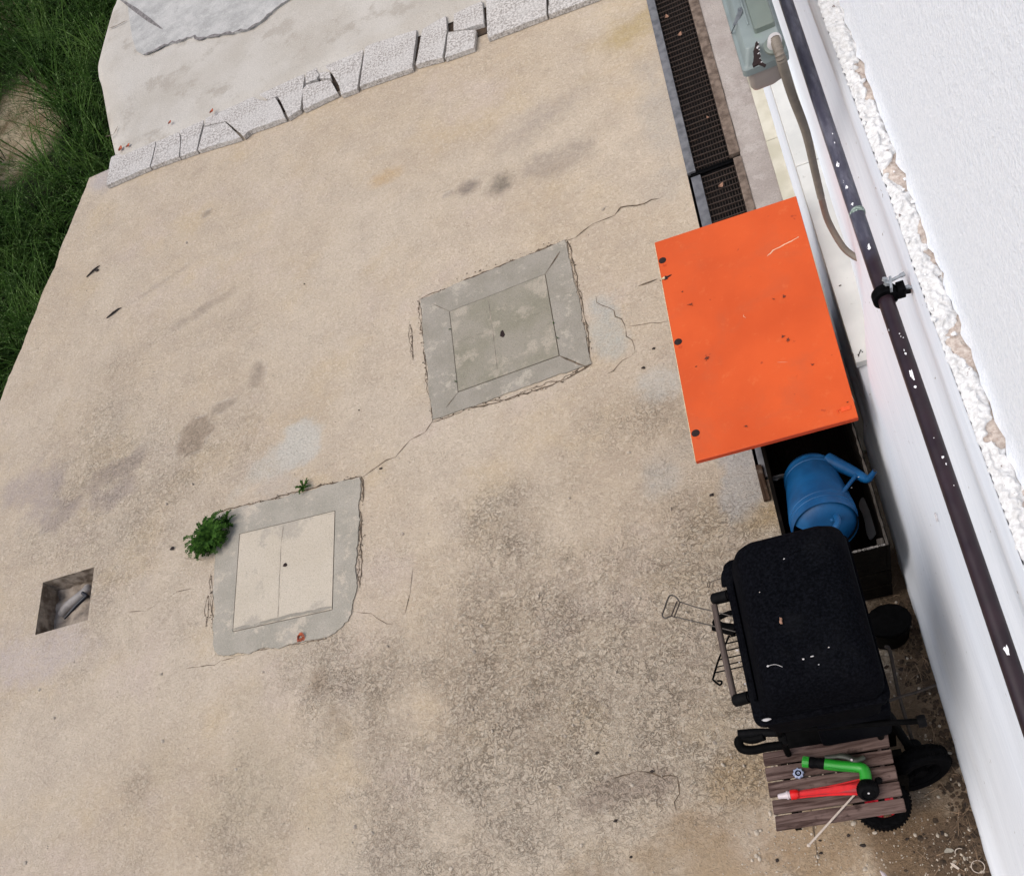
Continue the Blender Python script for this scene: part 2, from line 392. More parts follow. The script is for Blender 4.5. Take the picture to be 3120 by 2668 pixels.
M_ground = concrete_ground(); M_soil = soil_mat(); M_grass = grass_mat()
M_crack = simple('dirt_in_crack', (0.10, 0.072, 0.048), 0.95, 0.5, 60)
M_dirt = simple('dark_soil', (0.045, 0.028, 0.016), 0.95, 0.5, 40, bump=0.6, bs=90, bd=0.01)
M_frame1 = grey_cement('grey_cement_render', (0.245, 0.225, 0.185), (0.295, 0.27, 0.23), (0.41, 0.37, 0.305))
M_lid1 = grey_cement('stained_cement_lid', (0.215, 0.20, 0.15), (0.275, 0.25, 0.205), (0.385, 0.34, 0.275), 0.7, 4)
M_seam = simple('faint_dirty_seam', (0.24, 0.205, 0.165), 0.95, 0.5, 25)
M_frame2 = grey_cement('pale_grey_cement', (0.29, 0.27, 0.225), (0.35, 0.32, 0.27), (0.46, 0.40, 0.325), 0.9)
M_lid2 = grey_cement('cream_cement_lid', (0.45, 0.395, 0.315), (0.48, 0.425, 0.345), (0.32, 0.29, 0.245), 0.7, 3)
M_ramp = grey_cement('smooth_light_cement', (0.41, 0.375, 0.325), (0.48, 0.45, 0.405), (0.33, 0.295, 0.25), 0.7, 2.2)
M_layer = grey_cement('rough_light_cement', (0.34, 0.335, 0.32), (0.46, 0.45, 0.43), (0.52, 0.51, 0.485), 0.6, 8)
M_strip = grey_cement('mauve_grey_cement', (0.27, 0.235, 0.215), (0.33, 0.295, 0.27), (0.39, 0.355, 0.33), 0.6, 5)
M_granite = speckled_granite()
M_steel = simple('weathered_galvanised_steel', (0.13, 0.133, 0.145), 0.6, 0.3, 25, c2=(0.18, 0.18, 0.19), metal=0.35, spots=(0.20, 0.11, 0.06), spotscale=14)
M_rust = simple('rusty_brown_steel', (0.11, 0.072, 0.05), 0.85, 0.4, 30, c2=(0.18, 0.135, 0.105), bump=0.4)
M_grate = simple('rusty_grate_steel', (0.038, 0.024, 0.017), 0.7, 0.4, 60, metal=0.2)
M_wall = wall_white(); M_render = rough_plaster(); M_crumb = crumbly()
M_marble = simple('off_white_marble', (0.52, 0.525, 0.50), 0.35, 0.05, 7, c2=(0.60, 0.60, 0.57), bump=0.03, spots=(0.44, 0.44, 0.41), spotscale=25)
M_marble2 = simple('cream_marble', (0.47, 0.44, 0.34), 0.5, 0.08, 9, c2=(0.56, 0.53, 0.44), bump=0.05)
M_pipe = pipe_paint()
M_rubber = simple('black_rubber', (0.003, 0.003, 0.0035), 0.7, 0.4, 80, spec=0.03)
M_zinc = simple('zinc_plated_steel', (0.36, 0.38, 0.40), 0.4, 0.15, 60, metal=0.7, bump=0.05)
M_teal = simple('sage_green_plastic', (0.175, 0.21, 0.21), 0.5, 0.12, 9, c2=(0.215, 0.255, 0.25), bump=0.06, spots=(0.21, 0.26, 0.24), spotscale=15)
M_teal2 = simple('olive_aged_plastic', (0.125, 0.15, 0.13), 0.5, 0.1, 9, bump=0.06)
M_frost = simple('yellowed_frosted_plastic', (0.30, 0.26, 0.235), 0.35, 0.08, 6, bump=0.03)
M_gland = simple('pale_grey_plastic', (0.47, 0.45, 0.45), 0.6, 0.08, 30)
M_conduit = simple('grey_beige_conduit', (0.175, 0.148, 0.12), 0.6, 0.1, 20)
M_orange = orange_board()
M_chip = simple('raw_chipboard_edge', (0.62, 0.50, 0.30), 0.9, 0.3, 160)
M_orange_edge = simple('orange_edge_band', (0.46, 0.05, 0.010), 0.6, 0.1, 20)
M_hole = simple('dark_hole', (0.012, 0.003, 0.002), 0.9, 0.2, 50)
M_cratew = wood('blackened_crate_wood', (0.002, 0.0017, 0.0014), (0.008, 0.0065, 0.005), (0.014, 0.011, 0.009), 1)
M_crateg = wood('worn_crate_edge', (0.02, 0.017, 0.014), (0.09, 0.08, 0.07), (0.008, 0.007, 0.006), 1)
M_stool = wood('weathered_brown_slats', (0.035, 0.020, 0.017), (0.155, 0.108, 0.096), (0.020, 0.012, 0.010), 0)
M_rod = wood('worn_handle_wood', (0.05, 0.038, 0.033), (0.12, 0.095, 0.085), (0.03, 0.022, 0.02), 1)
M_blue = simple('blue_plastic', (0.001, 0.050, 0.15), 0.5, 0.15, 14, c2=(0.002, 0.072, 0.20), bump=0.05, spec=0.3, spots=(0.003, 0.078, 0.20), spotscale=9)
M_bluein = simple('blue_plastic_inside', (0.001, 0.004, 0.010), 0.8)
M_enamel = black_enamel()
M_black = simple('black_painted_steel', (0.0025, 0.0025, 0.0027), 0.6, 0.4, 60, spec=0.03)
M_blackp = simple('black_plastic', (0.0035, 0.0035, 0.004), 0.6, 0.3, 60, spec=0.05)
M_brownm = simple('rusty_black_frame', (0.028, 0.019, 0.014), 0.7, 0.5, 50)
M_wire = simple('dull_chrome_wire', (0.035, 0.028, 0.022), 0.5, 0.4, 40, metal=0.0)
M_green = simple('bright_green_plastic', (0.012, 0.24, 0.016), 0.42, 0.08, 20, bump=0.12, bs=400, bd=0.001)
M_red = simple('red_plastic', (0.55, 0.006, 0.010), 0.5, 0.12, 40, bump=0.05)
M_redrim = simple('red_wheel_rim', (0.60, 0.012, 0.03), 0.5, 0.1, 30)
M_redcol = simple('bright_red_collar', (0.58, 0.007, 0.007), 0.35, 0.05, 30)
M_white = simple('white_plastic', (0.50, 0.44, 0.46), 0.45, 0.05, 30, bump=0.02)
M_pblue = simple('pale_blue_plastic', (0.27, 0.31, 0.44), 0.4, 0.06, 30, bump=0.02)
M_bone = simple('off_white_stick', (0.46, 0.39, 0.33), 0.6, 0.1, 60)
M_leafg = simple('weed_leaf', (0.010, 0.042, 0.005), 0.7, 0.5, 60, c2=(0.045, 0.105, 0.016), spec=0.05)
M_leafr = simple('dry_red_leaf', (0.25, 0.035, 0.010), 0.7, 0.4, 60, c2=(0.42, 0.09, 0.03))
M_leafp = simple('dry_pink_brown_leaf', (0.24, 0.13, 0.085), 0.8, 0.25, 60)
M_seed = simple('dark_seed_husk', (0.018, 0.010, 0.007), 0.8, 0.4, 100)
M_twig = simple('dry_twig', (0.20, 0.135, 0.085), 0.9, 0.4, 40)
M_stone = simple('light_gravel', (0.40, 0.345, 0.28), 0.9, 0.25, 60, bump=0.3)
M_pitw = simple('damp_brown_cement', (0.17, 0.12, 0.08), 0.9, 0.4, 22, c2=(0.33, 0.27, 0.21), bump=0.5, bs=60, bd=0.01)
M_pvc = simple('dusty_grey_pvc', (0.22, 0.205, 0.20), 0.6, 0.2, 14, c2=(0.32, 0.295, 0.275))
M_bag = simple('grey_plastic_sheet', (0.06, 0.062, 0.065), 0.4, 0.2, 12)

# ---------------------------------------------------------------- THE SETTING
# stains, smears and worn areas of the concrete, plus shade painted in around the barbecue: (place, rx, ry, angle, colour, amount, softness, wobble)
STAINS_AND_SHADE = [((1260, 70), .34, .22, .3, (.38, .28, .10), .55, .9, 1.2), ((1340, 270), .14, .6, 0, (.40, .36, .31), .55, .8, 1.0),
    ((1015, 375), .13, .11, 0, (.075, .065, .055), .9, .95, .6), ((945, 381), .10, .07, 0, (.17, .14, .12), .8, .8, .5),
    ((1110, 330), .35, .14, .2, (.25, .21, .18), .45, .95, 1.5), ((1085, 250), .30, .16, .4, (.27, .23, .20), .35, .95, 1.5),
    ((905, 392), .03, .02, 0, (.22, .19, .16), .6, .5, .3), ((780, 360), .12, .08, 0, (.46, .31, .15), .55, .9, 1.2),
    ((418, 432), .05, .035, 0, (.20, .165, .13), .75, .7, .8), ((420, 620), .26, .05, .25, (.23, .19, .155), .5, .8, 1.4),
    ((330, 570), .30, .025, .3, (.25, .20, .16), .45, .8, 1.4), ((522, 750), .08, .13, -.5, (.22, .18, .145), .6, .9, 1.6),
    ((392, 880), .10, .13, -.2, (.29, .225, .165), .75, .35, 1.9), ((455, 820), .09, .04, .2, (.23, .19, .15), .6, .5, 1.2),
    ((230, 955), .34, .10, .3, (.25, .205, .18), .55, .6, 1.6), ((180, 1020), .42, .10, .2, (.30, .25, .23), .5, .7, 1.8),
    ((60, 990), .25, .30, .2, (.30, .255, .25), .5, .8, 1.6), ((605, 905), .13, .17, -.5, (.49, .475, .43), .75, .3, 1.0),
    ((565, 930), .26, .12, .5, (.49, .465, .41), .6, .35, 1.1), ((560, 985), .20, .10, 0, (.45, .39, .33), .6, .4, .9),
    ((1235, 680), .10, .20, .15, (.41, .405, .365), .7, .6, 1.4), ((1210, 620), .07, .10, .3, (.40, .40, .37), .7, .7, .9),
    ((1330, 780), .13, .12, 0, (.49, .475, .43), .6, .7, 1.8), ((1340, 960), .10, .12, 0, (.49, .46, .41), .6, .7, 1.2),
    ((1500, 985), .105, .16, 0, (.43, .41, .385), .85, .25, .5), ((1500, 915), .13, .10, 0, (.44, .42, .40), .9, .3, .4),
    ((1400, 905), .28, .10, 0, (.47, .41, .34), .5, .8, 1.2),
    ((680, 1440), .10, .17, .4, (.23, .17, .11), .6, .9, 1.2), ((640, 1370), .08, .13, 0, (.25, .18, .12), .5, .9, 1.2),
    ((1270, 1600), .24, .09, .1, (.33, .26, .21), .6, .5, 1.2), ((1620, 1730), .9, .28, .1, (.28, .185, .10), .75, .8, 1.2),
    ((1830, 1650), .17, .55, 0, (.17, .105, .055), .94, .35, .7), ((1950, 1740), .13, .16, 0, (.085, .05, .028), .92, .35, .9),  # first entry: brown dirt by the wall, darkened to include shade
    ((1865, 1380), .10, .5, 0, (.13, .082, .045), .94, .3, .5), ((1800, 1200), .16, .22, 0, (.07, .042, .022), .95, .5, .7),  # brown dirt with the shade around the barbecue painted into its colour
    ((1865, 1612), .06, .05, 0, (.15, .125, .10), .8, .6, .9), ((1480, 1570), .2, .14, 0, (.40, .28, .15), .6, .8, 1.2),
    ((1560, 1040), .12, .12, 0, (.46, .33, .17), .6, .8, 1.0), ((60, 1330), .5, .3, 0, (.45, .39, .38), .5, .9, 1.5),
    ((500, 1600), .7, .4, 0, (.46, .38, .27), .45, .9, 1.6), ((1360, 1770), .5, .16, 0, (.37, .28, .18), .5, .8, 1.4),
    ((210, 360), .16, .2, 0, (.42, .38, .37), .8, .7, .6), ((700, 60), 2.2, .12, -.06, (.50, .47, .41), .5, .9, .8)]

WORN = [((1260, 1400), 2.1, 1.35, 0.25, 0.95, 1.1, 1.0), ((250, 1000), 1.0, 1.2, 0.2, 0.95, 1.1, 0.45), ((1250, 1130), 0.9, 0.5, 0, 0.9, 1.6, 0.6), ((1830, 1600), .25, .7, 0, .7, 1.2, .7)]
def field(lst, nscale, k=6):
    out = []
    for it in lst:
        c = dd(*it[0]); out.append((c.x, c.y, it[1], it[2], math.cos(it[3]), math.sin(it[3]), it[4:]))
    return out
SF, WF = field(STAINS_AND_SHADE, 7), field(WORN, 3)
def fbm(x, y, sc, sd): return noise.fractal(Vector((x*sc, y*sc, sd)), 0.8, 2.1, 5)*0.45+0.5
def smooth01(t): t = max(0.0, min(1.0, t)); return t*t*(3-2*t)
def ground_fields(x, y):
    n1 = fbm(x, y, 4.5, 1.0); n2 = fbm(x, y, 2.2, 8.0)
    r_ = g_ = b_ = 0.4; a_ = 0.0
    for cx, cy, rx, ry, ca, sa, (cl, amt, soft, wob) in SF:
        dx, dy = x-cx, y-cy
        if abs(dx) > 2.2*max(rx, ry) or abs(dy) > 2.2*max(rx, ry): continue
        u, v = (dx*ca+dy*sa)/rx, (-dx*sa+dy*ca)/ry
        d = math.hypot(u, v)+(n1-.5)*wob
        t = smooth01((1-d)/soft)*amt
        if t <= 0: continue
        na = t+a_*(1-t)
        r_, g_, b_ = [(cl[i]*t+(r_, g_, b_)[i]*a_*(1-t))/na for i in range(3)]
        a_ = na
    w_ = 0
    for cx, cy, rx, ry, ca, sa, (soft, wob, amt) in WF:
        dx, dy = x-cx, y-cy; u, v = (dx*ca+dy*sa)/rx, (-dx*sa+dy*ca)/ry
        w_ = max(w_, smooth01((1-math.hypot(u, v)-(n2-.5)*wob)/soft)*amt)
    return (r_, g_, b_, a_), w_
def sheet(name, x0, x1, y0, y1, n, zf, mat, kind='structure'):
    bm = BM(); g = [[bm.verts.new((x0+(x1-x0)*i/n, y0+(y1-y0)*j/n, zf(x0+(x1-x0)*i/n, y0+(y1-y0)*j/n))) for i in range(n+1)] for j in range(n+1)]
    for j in range(n):
        for i in range(n): bm.faces.new((g[j][i], g[j][i+1], g[j+1][i+1], g[j+1][i]))
    o = obj(name, bm, mat); tagp(o, kind=kind); return o
sheet('ground', -80, 80, -80, 80, 160, lambda x, y: -0.62+0.05*noise.noise(Vector((x*.7, y*.7, 0))), M_soil)

# --- concrete yard: one sheet with the drain channel and the small pit left open, its broken edge dropping to the grass
def edge_x(y):          # left edge of the yard
    pts = [(-6, -6.75), (0, -5.20), (3.938, -4.204), (5.456, -3.81), (5.80, -3.72), (9, -3.7)]
    for (a, xa), (b, xb) in zip(pts, pts[1:]):
        if y <= b: x = xa+(xb-xa)*(y-a)/(b-a); break
    return x + 0.022*noise.noise(Vector((0, y*5, 0)))+0.008*noise.noise(Vector((3, y*25, 0)))
Y0, Y1 = -3.0, 5.62
PX0, PX1, PY0, PY1 = -3.652, -3.322, 2.252, 2.552        # pit
DX0, DX1, DY0 = -0.066, 0.182, 2.02                        # drain channel
bm = BM()
LST = bm.verts.layers.float_color.new('stain_shade'); LWO = bm.verts.layers.float.new('worn')
def lin(a, b, st): n = max(1, round((b-a)/st)); return [a+(b-a)*i/n for i in range(n)]
GXC = lin(PX0, PX1, .025)+lin(PX1, DX0, .025)+lin(DX0, DX1, .03)+lin(DX1, .45, .03)+[.45]
GY = lin(Y0, 0.3, .06)+lin(.3, DY0, .025)+lin(DY0, PY0, .025)+lin(PY0, PY1, .025)+lin(PY1, Y1, .025)+[Y1]
NL = 40
rows_ = []
for y in GY:
    ex = edge_x(y); row = []
    for x in [ex+(PX0-ex)*(i/NL) for i in range(NL)]+GXC:
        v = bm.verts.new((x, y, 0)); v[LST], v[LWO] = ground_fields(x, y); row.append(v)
    rows_.append(row)
def inhole(x, y):
    return (PX0-1e-4 < x < PX1-1e-4 and PY0-1e-4 < y < PY1-1e-4) or (DX0-1e-4 < x and y > DY0-1e-4)
for ja in range(len(GY)-1):
    A_, B_ = rows_[ja], rows_[ja+1]
    for i in range(len(A_)-1):
        if inhole(A_[i].co.x, A_[i].co.y): continue
        bm.faces.new((A_[i], A_[i+1], B_[i+1], B_[i]))
e = [r_[0] for r_ in rows_]
e2 = [bm.verts.new((edge_x(y)+0.015, y, -0.07)) for y in GY]
e3 = [bm.verts.new((edge_x(y)+0.01+0.03*noise.noise(Vector((9, y*6, 0))), y, -0.75)) for y in GY]
for v in e2+e3: v[LST] = (.3, .25, .2, .5)
for i in range(len(GY)-1): bm.faces.new((e2[i], e[i], e[i+1], e2[i+1])); bm.faces.new((e3[i], e2[i], e2[i+1], e3[i+1]))
CRZ = 0.0012
def crack(points, wd, amp=0.012, step=0.03, sd=0, z=CRZ, vary=0.85):
    for i in range(len(points)-1):
        ribbon(bm, jag(points[i], points[i+1], amp, step, sd+i), wd, z, 1, vary)
# cracks running from the two covers
crack([zM1(300, 1600), zM1(240, 1690), dd(830, 890), dd(800, 925), dd(733, 966)], 0.007, 0.012, 0.04, 1)
crack([zM1(1335, 210), zM1(1400, 190), zM1(1530, 85), zM1(1700, 20), dd(1335, 402)], 0.012, 0.02, 0.035, 2)
crack([zM2(1300, 1360), zM2(1400, 1370), zM2(1550, 1440)], 0.006, 0.012, 0.03, 3)
crack([zM2(130, 1000), zM2(215, 1000), zM2(260, 1010)], 0.005, 0.008, 0.03, 3)
crack([zM2(480, 1665), zM2(380, 1690), zM2(150, 1740)], 0.005, 0.012, 0.03, 4)
crack([zH(1540, 640), zH(1590, 600), zH(1740, 570)], 0.005, 0.006, 0.03, 5)
crack([zH(1160, 780), zH(1320, 770), zH(1400, 720)], 0.005, 0.006, 0.03, 5)
crack([zM1(1640, 1240), zM1(1860, 1070), zM1(1790, 900), zM1(1560, 640)], 0.006, 0.016, 0.03, 6, vary=0.95)
crack([dd(1270, 660), dd(1350, 650)], 0.005, 0.01, 0.03, 7)
crack([dd(1290, 580), dd(1330, 565)], 0.012, 0.01, 0.03, 8)
crack([dd(1240, 1575), dd(1290, 1560), dd(1370, 1570), dd(1368, 1640)], 0.008, 0.012, 0.025, 9, vary=0.95)
crack([dd(835, 1150), dd(830, 1200), dd(820, 1240)], 0.005, 0.01, 0.03, 10)
crack([dd(1640, 1500+130), dd(1650, 1700), dd(1655, 1750)], 0.008, 0.01, 0.03, 10)
for k in range(2):      # ragged joints round both covers, frayed into several short cracks
    for a, b, wd in ((zM1(200, 665), zM1(470, 560), .008), (zM1(470, 560), zM1(1250, 240), .022), (zM1(1250, 240), zM1(1335, 205), .014),
                     (zM1(1335, 210), zM1(1370, 330), .010), (zM1(1370, 330), zM1(1470, 800), .007), (zM1(1470, 800), zM1(1510, 1090), .009), (zM1(1530, 1160), zM1(1290, 1290), .012),
                     (zM1(1290, 1290), zM1(850, 1440), .010), (zM1(850, 1440), zM1(580, 1500), .013), (zM1(580, 1500), zM1(300, 1610), .006), (zM1(195, 670), zM1(250, 1180), .008), (zM1(245, 1180), zM1(300, 1600), .006),
                     (zM1(125, 850), zM1(150, 1130), .007), (zM2(370, 690), zM2(700, 605), .008), (zM2(700, 605), zM2(1330, 445), .009),
                     (zM2(1330, 445), zM2(1340, 620), .012), (zM2(1325, 680), zM2(1330, 900), .012), (zM2(1325, 900), zM2(1320, 1200), .009),
                     (zM2(315, 1100), zM2(330, 1500), .006), (zM2(300, 1250), zM2(285, 1450), .006), (zM2(330, 1500), zM2(400, 1660), .004), (zM2(400, 1655), zM2(1100, 1540), .004)):
        if k == 0:
            A_, B_ = Vector((a.x, a.y, 0)), Vector((b.x, b.y, 0)); d_ = (B_-A_); L_ = d_.length; d_.normalize()
            for q_ in range(int(L_*wd*9000)):     # crumbly dark spots along the joint
                p_ = A_+d_*random.random()*L_+Vector((random.gauss(0, wd*.8), random.gauss(0, wd*.8), 0)); r_ = random.uniform(.0015, .0045); an_ = random.uniform(0, 6.28)
                f_ = bm.faces.new([bm.verts.new((p_.x+math.cos(an_+t_)*r_*random.uniform(.4, 1.6), p_.y+math.sin(an_+t_)*r_*random.uniform(.4, 1.6), CRZ+.0015+random.random()*.0005)) for t_ in (0, 1.3, 2.7, 4.1, 5.3)]); f_.material_index = 1
        if k > 1 and random.random() < 0.5: continue
        ribbon(bm, jag(a, b, 0.006+0.005*k, 0.022, k*3+1), wd*(1.0 if k == 0 else 0.6), CRZ+0.0003*k, 1, 0.9)
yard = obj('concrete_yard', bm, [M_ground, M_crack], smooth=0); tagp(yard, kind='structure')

# --- raised cement ramp beyond the row of slabs
bm = BM()
RZ = 0.04
le = [zA(700, 990, RZ), zA(650, 760, RZ), zA(608, 520, RZ), zA(585, 430, RZ), zA(605, 330, RZ), zA(640, 200, RZ), zA(680, 60, RZ), zA(705, 0, RZ), zA(740, -160, RZ), zA(800, -500, RZ)]
le = smoothpts(le, 6)
le = [p for p in le]
nx = 40
rows = []
for p in le:
    row = []
    for i, (dx, dz) in enumerate(((-.0, -.8), (-.015, -.25), (0, -.06), (.03, -.02), (.09, 0))):
        row.append(bm.verts.new((p.x+dx, p.y, RZ+dz)))
    for i in range(1, nx+1):
        x = p.x+.09+(1.3-p.x-.09)*i/nx
        yb = p.y
        zt = RZ+0.012*noise.noise(Vector((x*1.5, p.y*1.5, 4)))*min(1, i/3)
        row.append(bm.verts.new((x, yb, min(RZ+.008, zt))))
    rows.append(row)
for a, b in zip(rows, rows[1:]):
    for k in range(len(a)-1): bm.faces.new((a[k], a[k+1], b[k+1], b[k]))
# near edge under the slabs
a = rows[0]
b = [bm.verts.new((v.co.x, 5.58-0.06*(v.co.x+3.6)/3.6, min(v.co.z, 0.012))) for v in a]
for k in range(len(a)-1): bm.faces.new((a[k], a[k+1], b[k+1], b[k]))
# grooves and cracks on the ramp
z2 = RZ+0.011
def crk(pts, wd, amp, sd): 
    for i in range(len(pts)-1): ribbon(bm, jag(pts[i], pts[i+1], amp, 0.04, sd+i), wd, z2, 1, 0.8)
crk([zA(685, 180, z2), zA(805, 128, z2)], 0.012, 0.006, 4)
crk([zA(665, 862, z2), zA(715, 852, z2), zA(745, 795, z2)], 0.014, 0.006, 5)
ramp = obj('cement_ramp', bm, [M_ramp, M_crack], smooth=70); tagp(ramp, kind='structure')
# rougher top layer of cement with a broken front edge
bm = BM()
z3 = RZ+0.012
pl = [zA(800, -30, z3), zA(812, 90, z3), zA(835, 240, z3), zA(860, 320, z3), zA(905, 345, z3)]
chain = [zA(905, 345, z3), zA(1060, 280, z3), zA(1200, 235, z3), zA(1300, 235, z3), zA(1400, 215, z3), zA(1560, 185, z3), zA(1640, 140, z3), zA(1740, 50, z3), zA(1810, 5, z3), zA(1950, -90, z3)]
for a_, b_ in zip(chain, chain[1:]): pl += [Vector((p.x, p.y, 0)) for p in jag(a_, b_, 0.014, 0.04, 3)][1:]
pl += [zA(2100, -500, z3), zA(900, -500, z3)]
prism(bm, pl, RZ-0.03, z3)
lay = obj('cement_layer', bm, [M_layer, M_crack], ramp, smooth=0)
bm = BM()
for a_, b_ in zip(chain, chain[1:]): ribbon(bm, jag(a_+Vector((0, -.004, 0)), b_+Vector((0, -.004, 0)), 0.016, 0.03, 3), 0.030, RZ+0.0130, 0, 0.9)
ribbon(bm, [zA(750, -10, z3+.002), zA(850, 60, z3+.002), zA(940, 125, z3+.002), zA(1025, 185, z3+.002)], 0.036, z3+0.0015, 0, 0.25)
obj('crack', bm, M_crack if False else simple('grey_dirt', (0.17, 0.155, 0.15), 0.95, 0.4, 50), ramp, smooth=0)

# --- cement strip between drain and house, and cream marble border
bm = BM()
nseg = 120
def strip_bm(x0, x1, y0, y1, z, mi=0):
    vs = []
    for i in range(nseg+1):
        y = y0+(y1-y0)*i/nseg; dx = 0.004*noise.noise(Vector((x0*7, y*8, 0)))
        vs.append([bm.verts.new((x0+dx, y, z-0.2)), bm.verts.new((x0+dx, y, z-0.004)), bm.verts.new((x0+dx+0.006, y, z)), bm.verts.new((x1-dx*.5, y, z)), bm.verts.new((x1-dx*.5, y, z-0.1))])
    for a, b in zip(vs, vs[1:]):
        for k in range(4): bm.faces.new((a[k], a[k+1], b[k+1], b[k]))
strip_bm(DX1+0.001, 0.300, 2.02, 9.0, 0.004)
st = obj('cement_strip', bm, M_strip, smooth=50); tagp(st, kind='structure')

# ---------------------------------------------------------------- granite slabs
slabs = [
 ('A', [(700, 992), (990, 865), (945, 1055), (668, 1172)], 'speckled granite slab at the far left end of the row, beside the grass'),
 ('A', [(994, 865), (1112, 787), (1138, 868), (1128, 988), (950, 1053)], 'second granite slab from the grass, trapezoid with a curved crack on its right'),
 ('A', [(1120, 785), (1293, 715), (1240, 950), (1134, 988), (1146, 868)], 'narrow third granite slab from the grass, tapering towards its back'),
 ('A', [(1285, 802), (1420, 770), (1518, 866), (1500, 872), (1248, 948)], 'low four-sided granite piece in front of a diagonal open crack'),
 ('A', [(1302, 713), (1345, 682), (1598, 597), (1604, 622), (1682, 642), (1738, 614), (1802, 745), (1570, 828), (1536, 862), (1428, 766), (1290, 794)], 'large irregular granite slab with a notched back edge, left of the open vertical gap'),
 ('A', [(1616, 590), (1745, 502), (1805, 488), (1925, 452), (1912, 560), (1896, 690), (1818, 742), (1752, 606), (1690, 630)], 'granite slab right of the open vertical gap, with a small chip at its back'),
 ('B', [(70, 432), (148, 402), (130, 452), (150, 470), (132, 500), (64, 525)], 'small broken granite chip at the back of the row beside a triangular hole'),
 ('B', [(152, 455), (213, 452), (222, 492), (152, 494)], 'tiny granite fragment lying between two triangular holes'),
 ('B', [(42, 572), (66, 536), (218, 500), (268, 588), (48, 692)], 'wedge-shaped granite piece in front of the triangular holes'),
 ('B', [(182, 382), (430, 298), (388, 560), (288, 598), (274, 540), (228, 458), (192, 425)], 'squarish granite slab with a dark ragged crack on its left side'),
 ('B', [(440, 292), (764, 188), (738, 430), (404, 545)], 'long whole granite slab in the middle of the row, between two dark straight joints'),
 ('B', [(802, 186), (950, 100), (958, 190), (928, 366), (758, 410)], 'tall narrow granite slab right of the widest dark joint'),
 ('B', [(1000, 90), (1178, 8), (1190, 148), (1060, 188), (998, 192)], 'small square granite piece set back behind a lower one'),
 ('B', [(964, 202), (1140, 186), (1126, 300), (942, 366)], 'small granite block pushed forward with nothing on its right'),
 ('B', [(1200, -40), (1576, -200), (1586, 96), (1212, 240)], 'large granite slab at the top edge, second from the drain'),
 ('B', [(1596, -205), (2060, -400), (2060, -80), (1596, 94)], 'granite slab nearest the drain, cut off by the top edge')]
ST = 0.031
for sys_, poly, lab in slabs:
    zf = zA if sys_ == 'A' else zB
    P = [zf(x, y, ST) for x, y in poly]
    c = sum(P, Vector())/len(P); c.z = 0
    bm = BM()
    tilt = random.uniform(-.003, .003)
    pts = []
    cc = Vector((c.x, c.y, 0))
    for i in range(len(P)):      # slight chips along the edges
        a_, b_ = P[i], P[(i+1) % len(P)]
        pts += jag(a_, b_, 0.0025, 0.05, i)[:-1]
    pts = [cc+(p-cc)*0.993 for p in pts]
    prism(bm, pts, 0.003, ST+tilt)
    es = [e_ for e_ in bm.edges if abs(e_.verts[0].co.z-e_.verts[1].co.z) < 1e-5 and e_.verts[0].co.z > 0.03]
    bmesh.ops.bevel(bm, geom=es, offset=0.003, segments=1, affect='EDGES')
    o = obj('granite_slab', bm, M_granite, loc=c, smooth=0)
    tagp(o, lab, 'stone slab', 'granite slabs in a row across the yard')
bm = BM()       # dark soil bed that shows in the gaps between the slabs
prism(bm, [zA(700, 1010, .004), zA(700, 1140, .004), zB(200, 600, .004), zB(1200, 215, .004), zB(2060, -90, .004), zB(2060, -400, .004), zB(1180, 0, .004), zB(780, 185, .004), zB(0, 480, .004), zA(990, 880, .004)], 0.001, 0.006)
o = obj('soil_bed', bm, M_dirt, smooth=0); tagp(o, kind='structure')

# ---------------------------------------------------------------- drain
dr = thing('drain_channel', 'rusty slotted drain channel with steel rims running along the white wall', 'drain', (0.058, 2.02, 0))
bm = BM(); prism(bm, [(DX0, DY0), (DX1, DY0), (DX1, 9), (DX0, 9)], -0.22, -0.20)
for x0, x1 in ((DX0-0.012, DX0+0.002), (DX1-0.002, DX1+0.012)): prism(bm, [(x0, DY0), (x1, DY0), (x1, 9), (x0, 9)], -0.2, -0.006)
prism(bm, [(DX0, DY0-.01), (DX1, DY0-.01), (DX1, DY0), (DX0, DY0)], -0.2, -0.006)
obj('trough', bm, simple('wet_black_trough', (0.006, 0.0035, 0.0025), 0.8, 0.5, 20), dr, smooth=0)
JY = 3.72
def rim(x0, x1, y0, y1, mat):
    bm = BM(); box(bm, ((x0+x1)/2, (y0+y1)/2, -0.004), (x1-x0, y1-y0, 0.022), bev=0.002); obj('rim', bm, mat, dr)
rim(DX0, -0.026, JY+0.005, 9, M_steel); rim(0.135, DX1, JY+0.022, 9, M_rust)
rim(DX0+.012, -0.010, 2.03, JY-0.03, M_steel); rim(0.146, DX1, 2.03, JY-0.005, M_rust)
def grate(x0, x1, y0, y1, lab):
    bm = BM(); n = 12
    for i in range(n+1):
        x = x0+(x1-x0)*i/n; wob = random.uniform(-.0008, .0008)
        box(bm, (x+wob, (y0+y1)/2, -0.016), (0.0022, y1-y0, 0.016))
    y = y0+0.01
    while y < y1:
        box(bm, ((x0+x1)/2, y, -0.006), (x1-x0, 0.0045, 0.0045), yaw=random.uniform(-.02, .02)); y += 0.036
    obj('grate', bm, M_grate, dr, smooth=0)
grate(-0.024, 0.133, JY+0.02, 7.0, ''); grate(-0.008, 0.144, 2.05, JY-0.035, '')
bm = BM(); box(bm, (0.062, JY-0.012, -0.006), (0.225, 0.012, 0.012), bev=0.002); box(bm, (0.062, JY+0.006, -0.01), (0.225, 0.008, 0.012), bev=0.001)
obj('joint_bar', bm, M_black, dr)

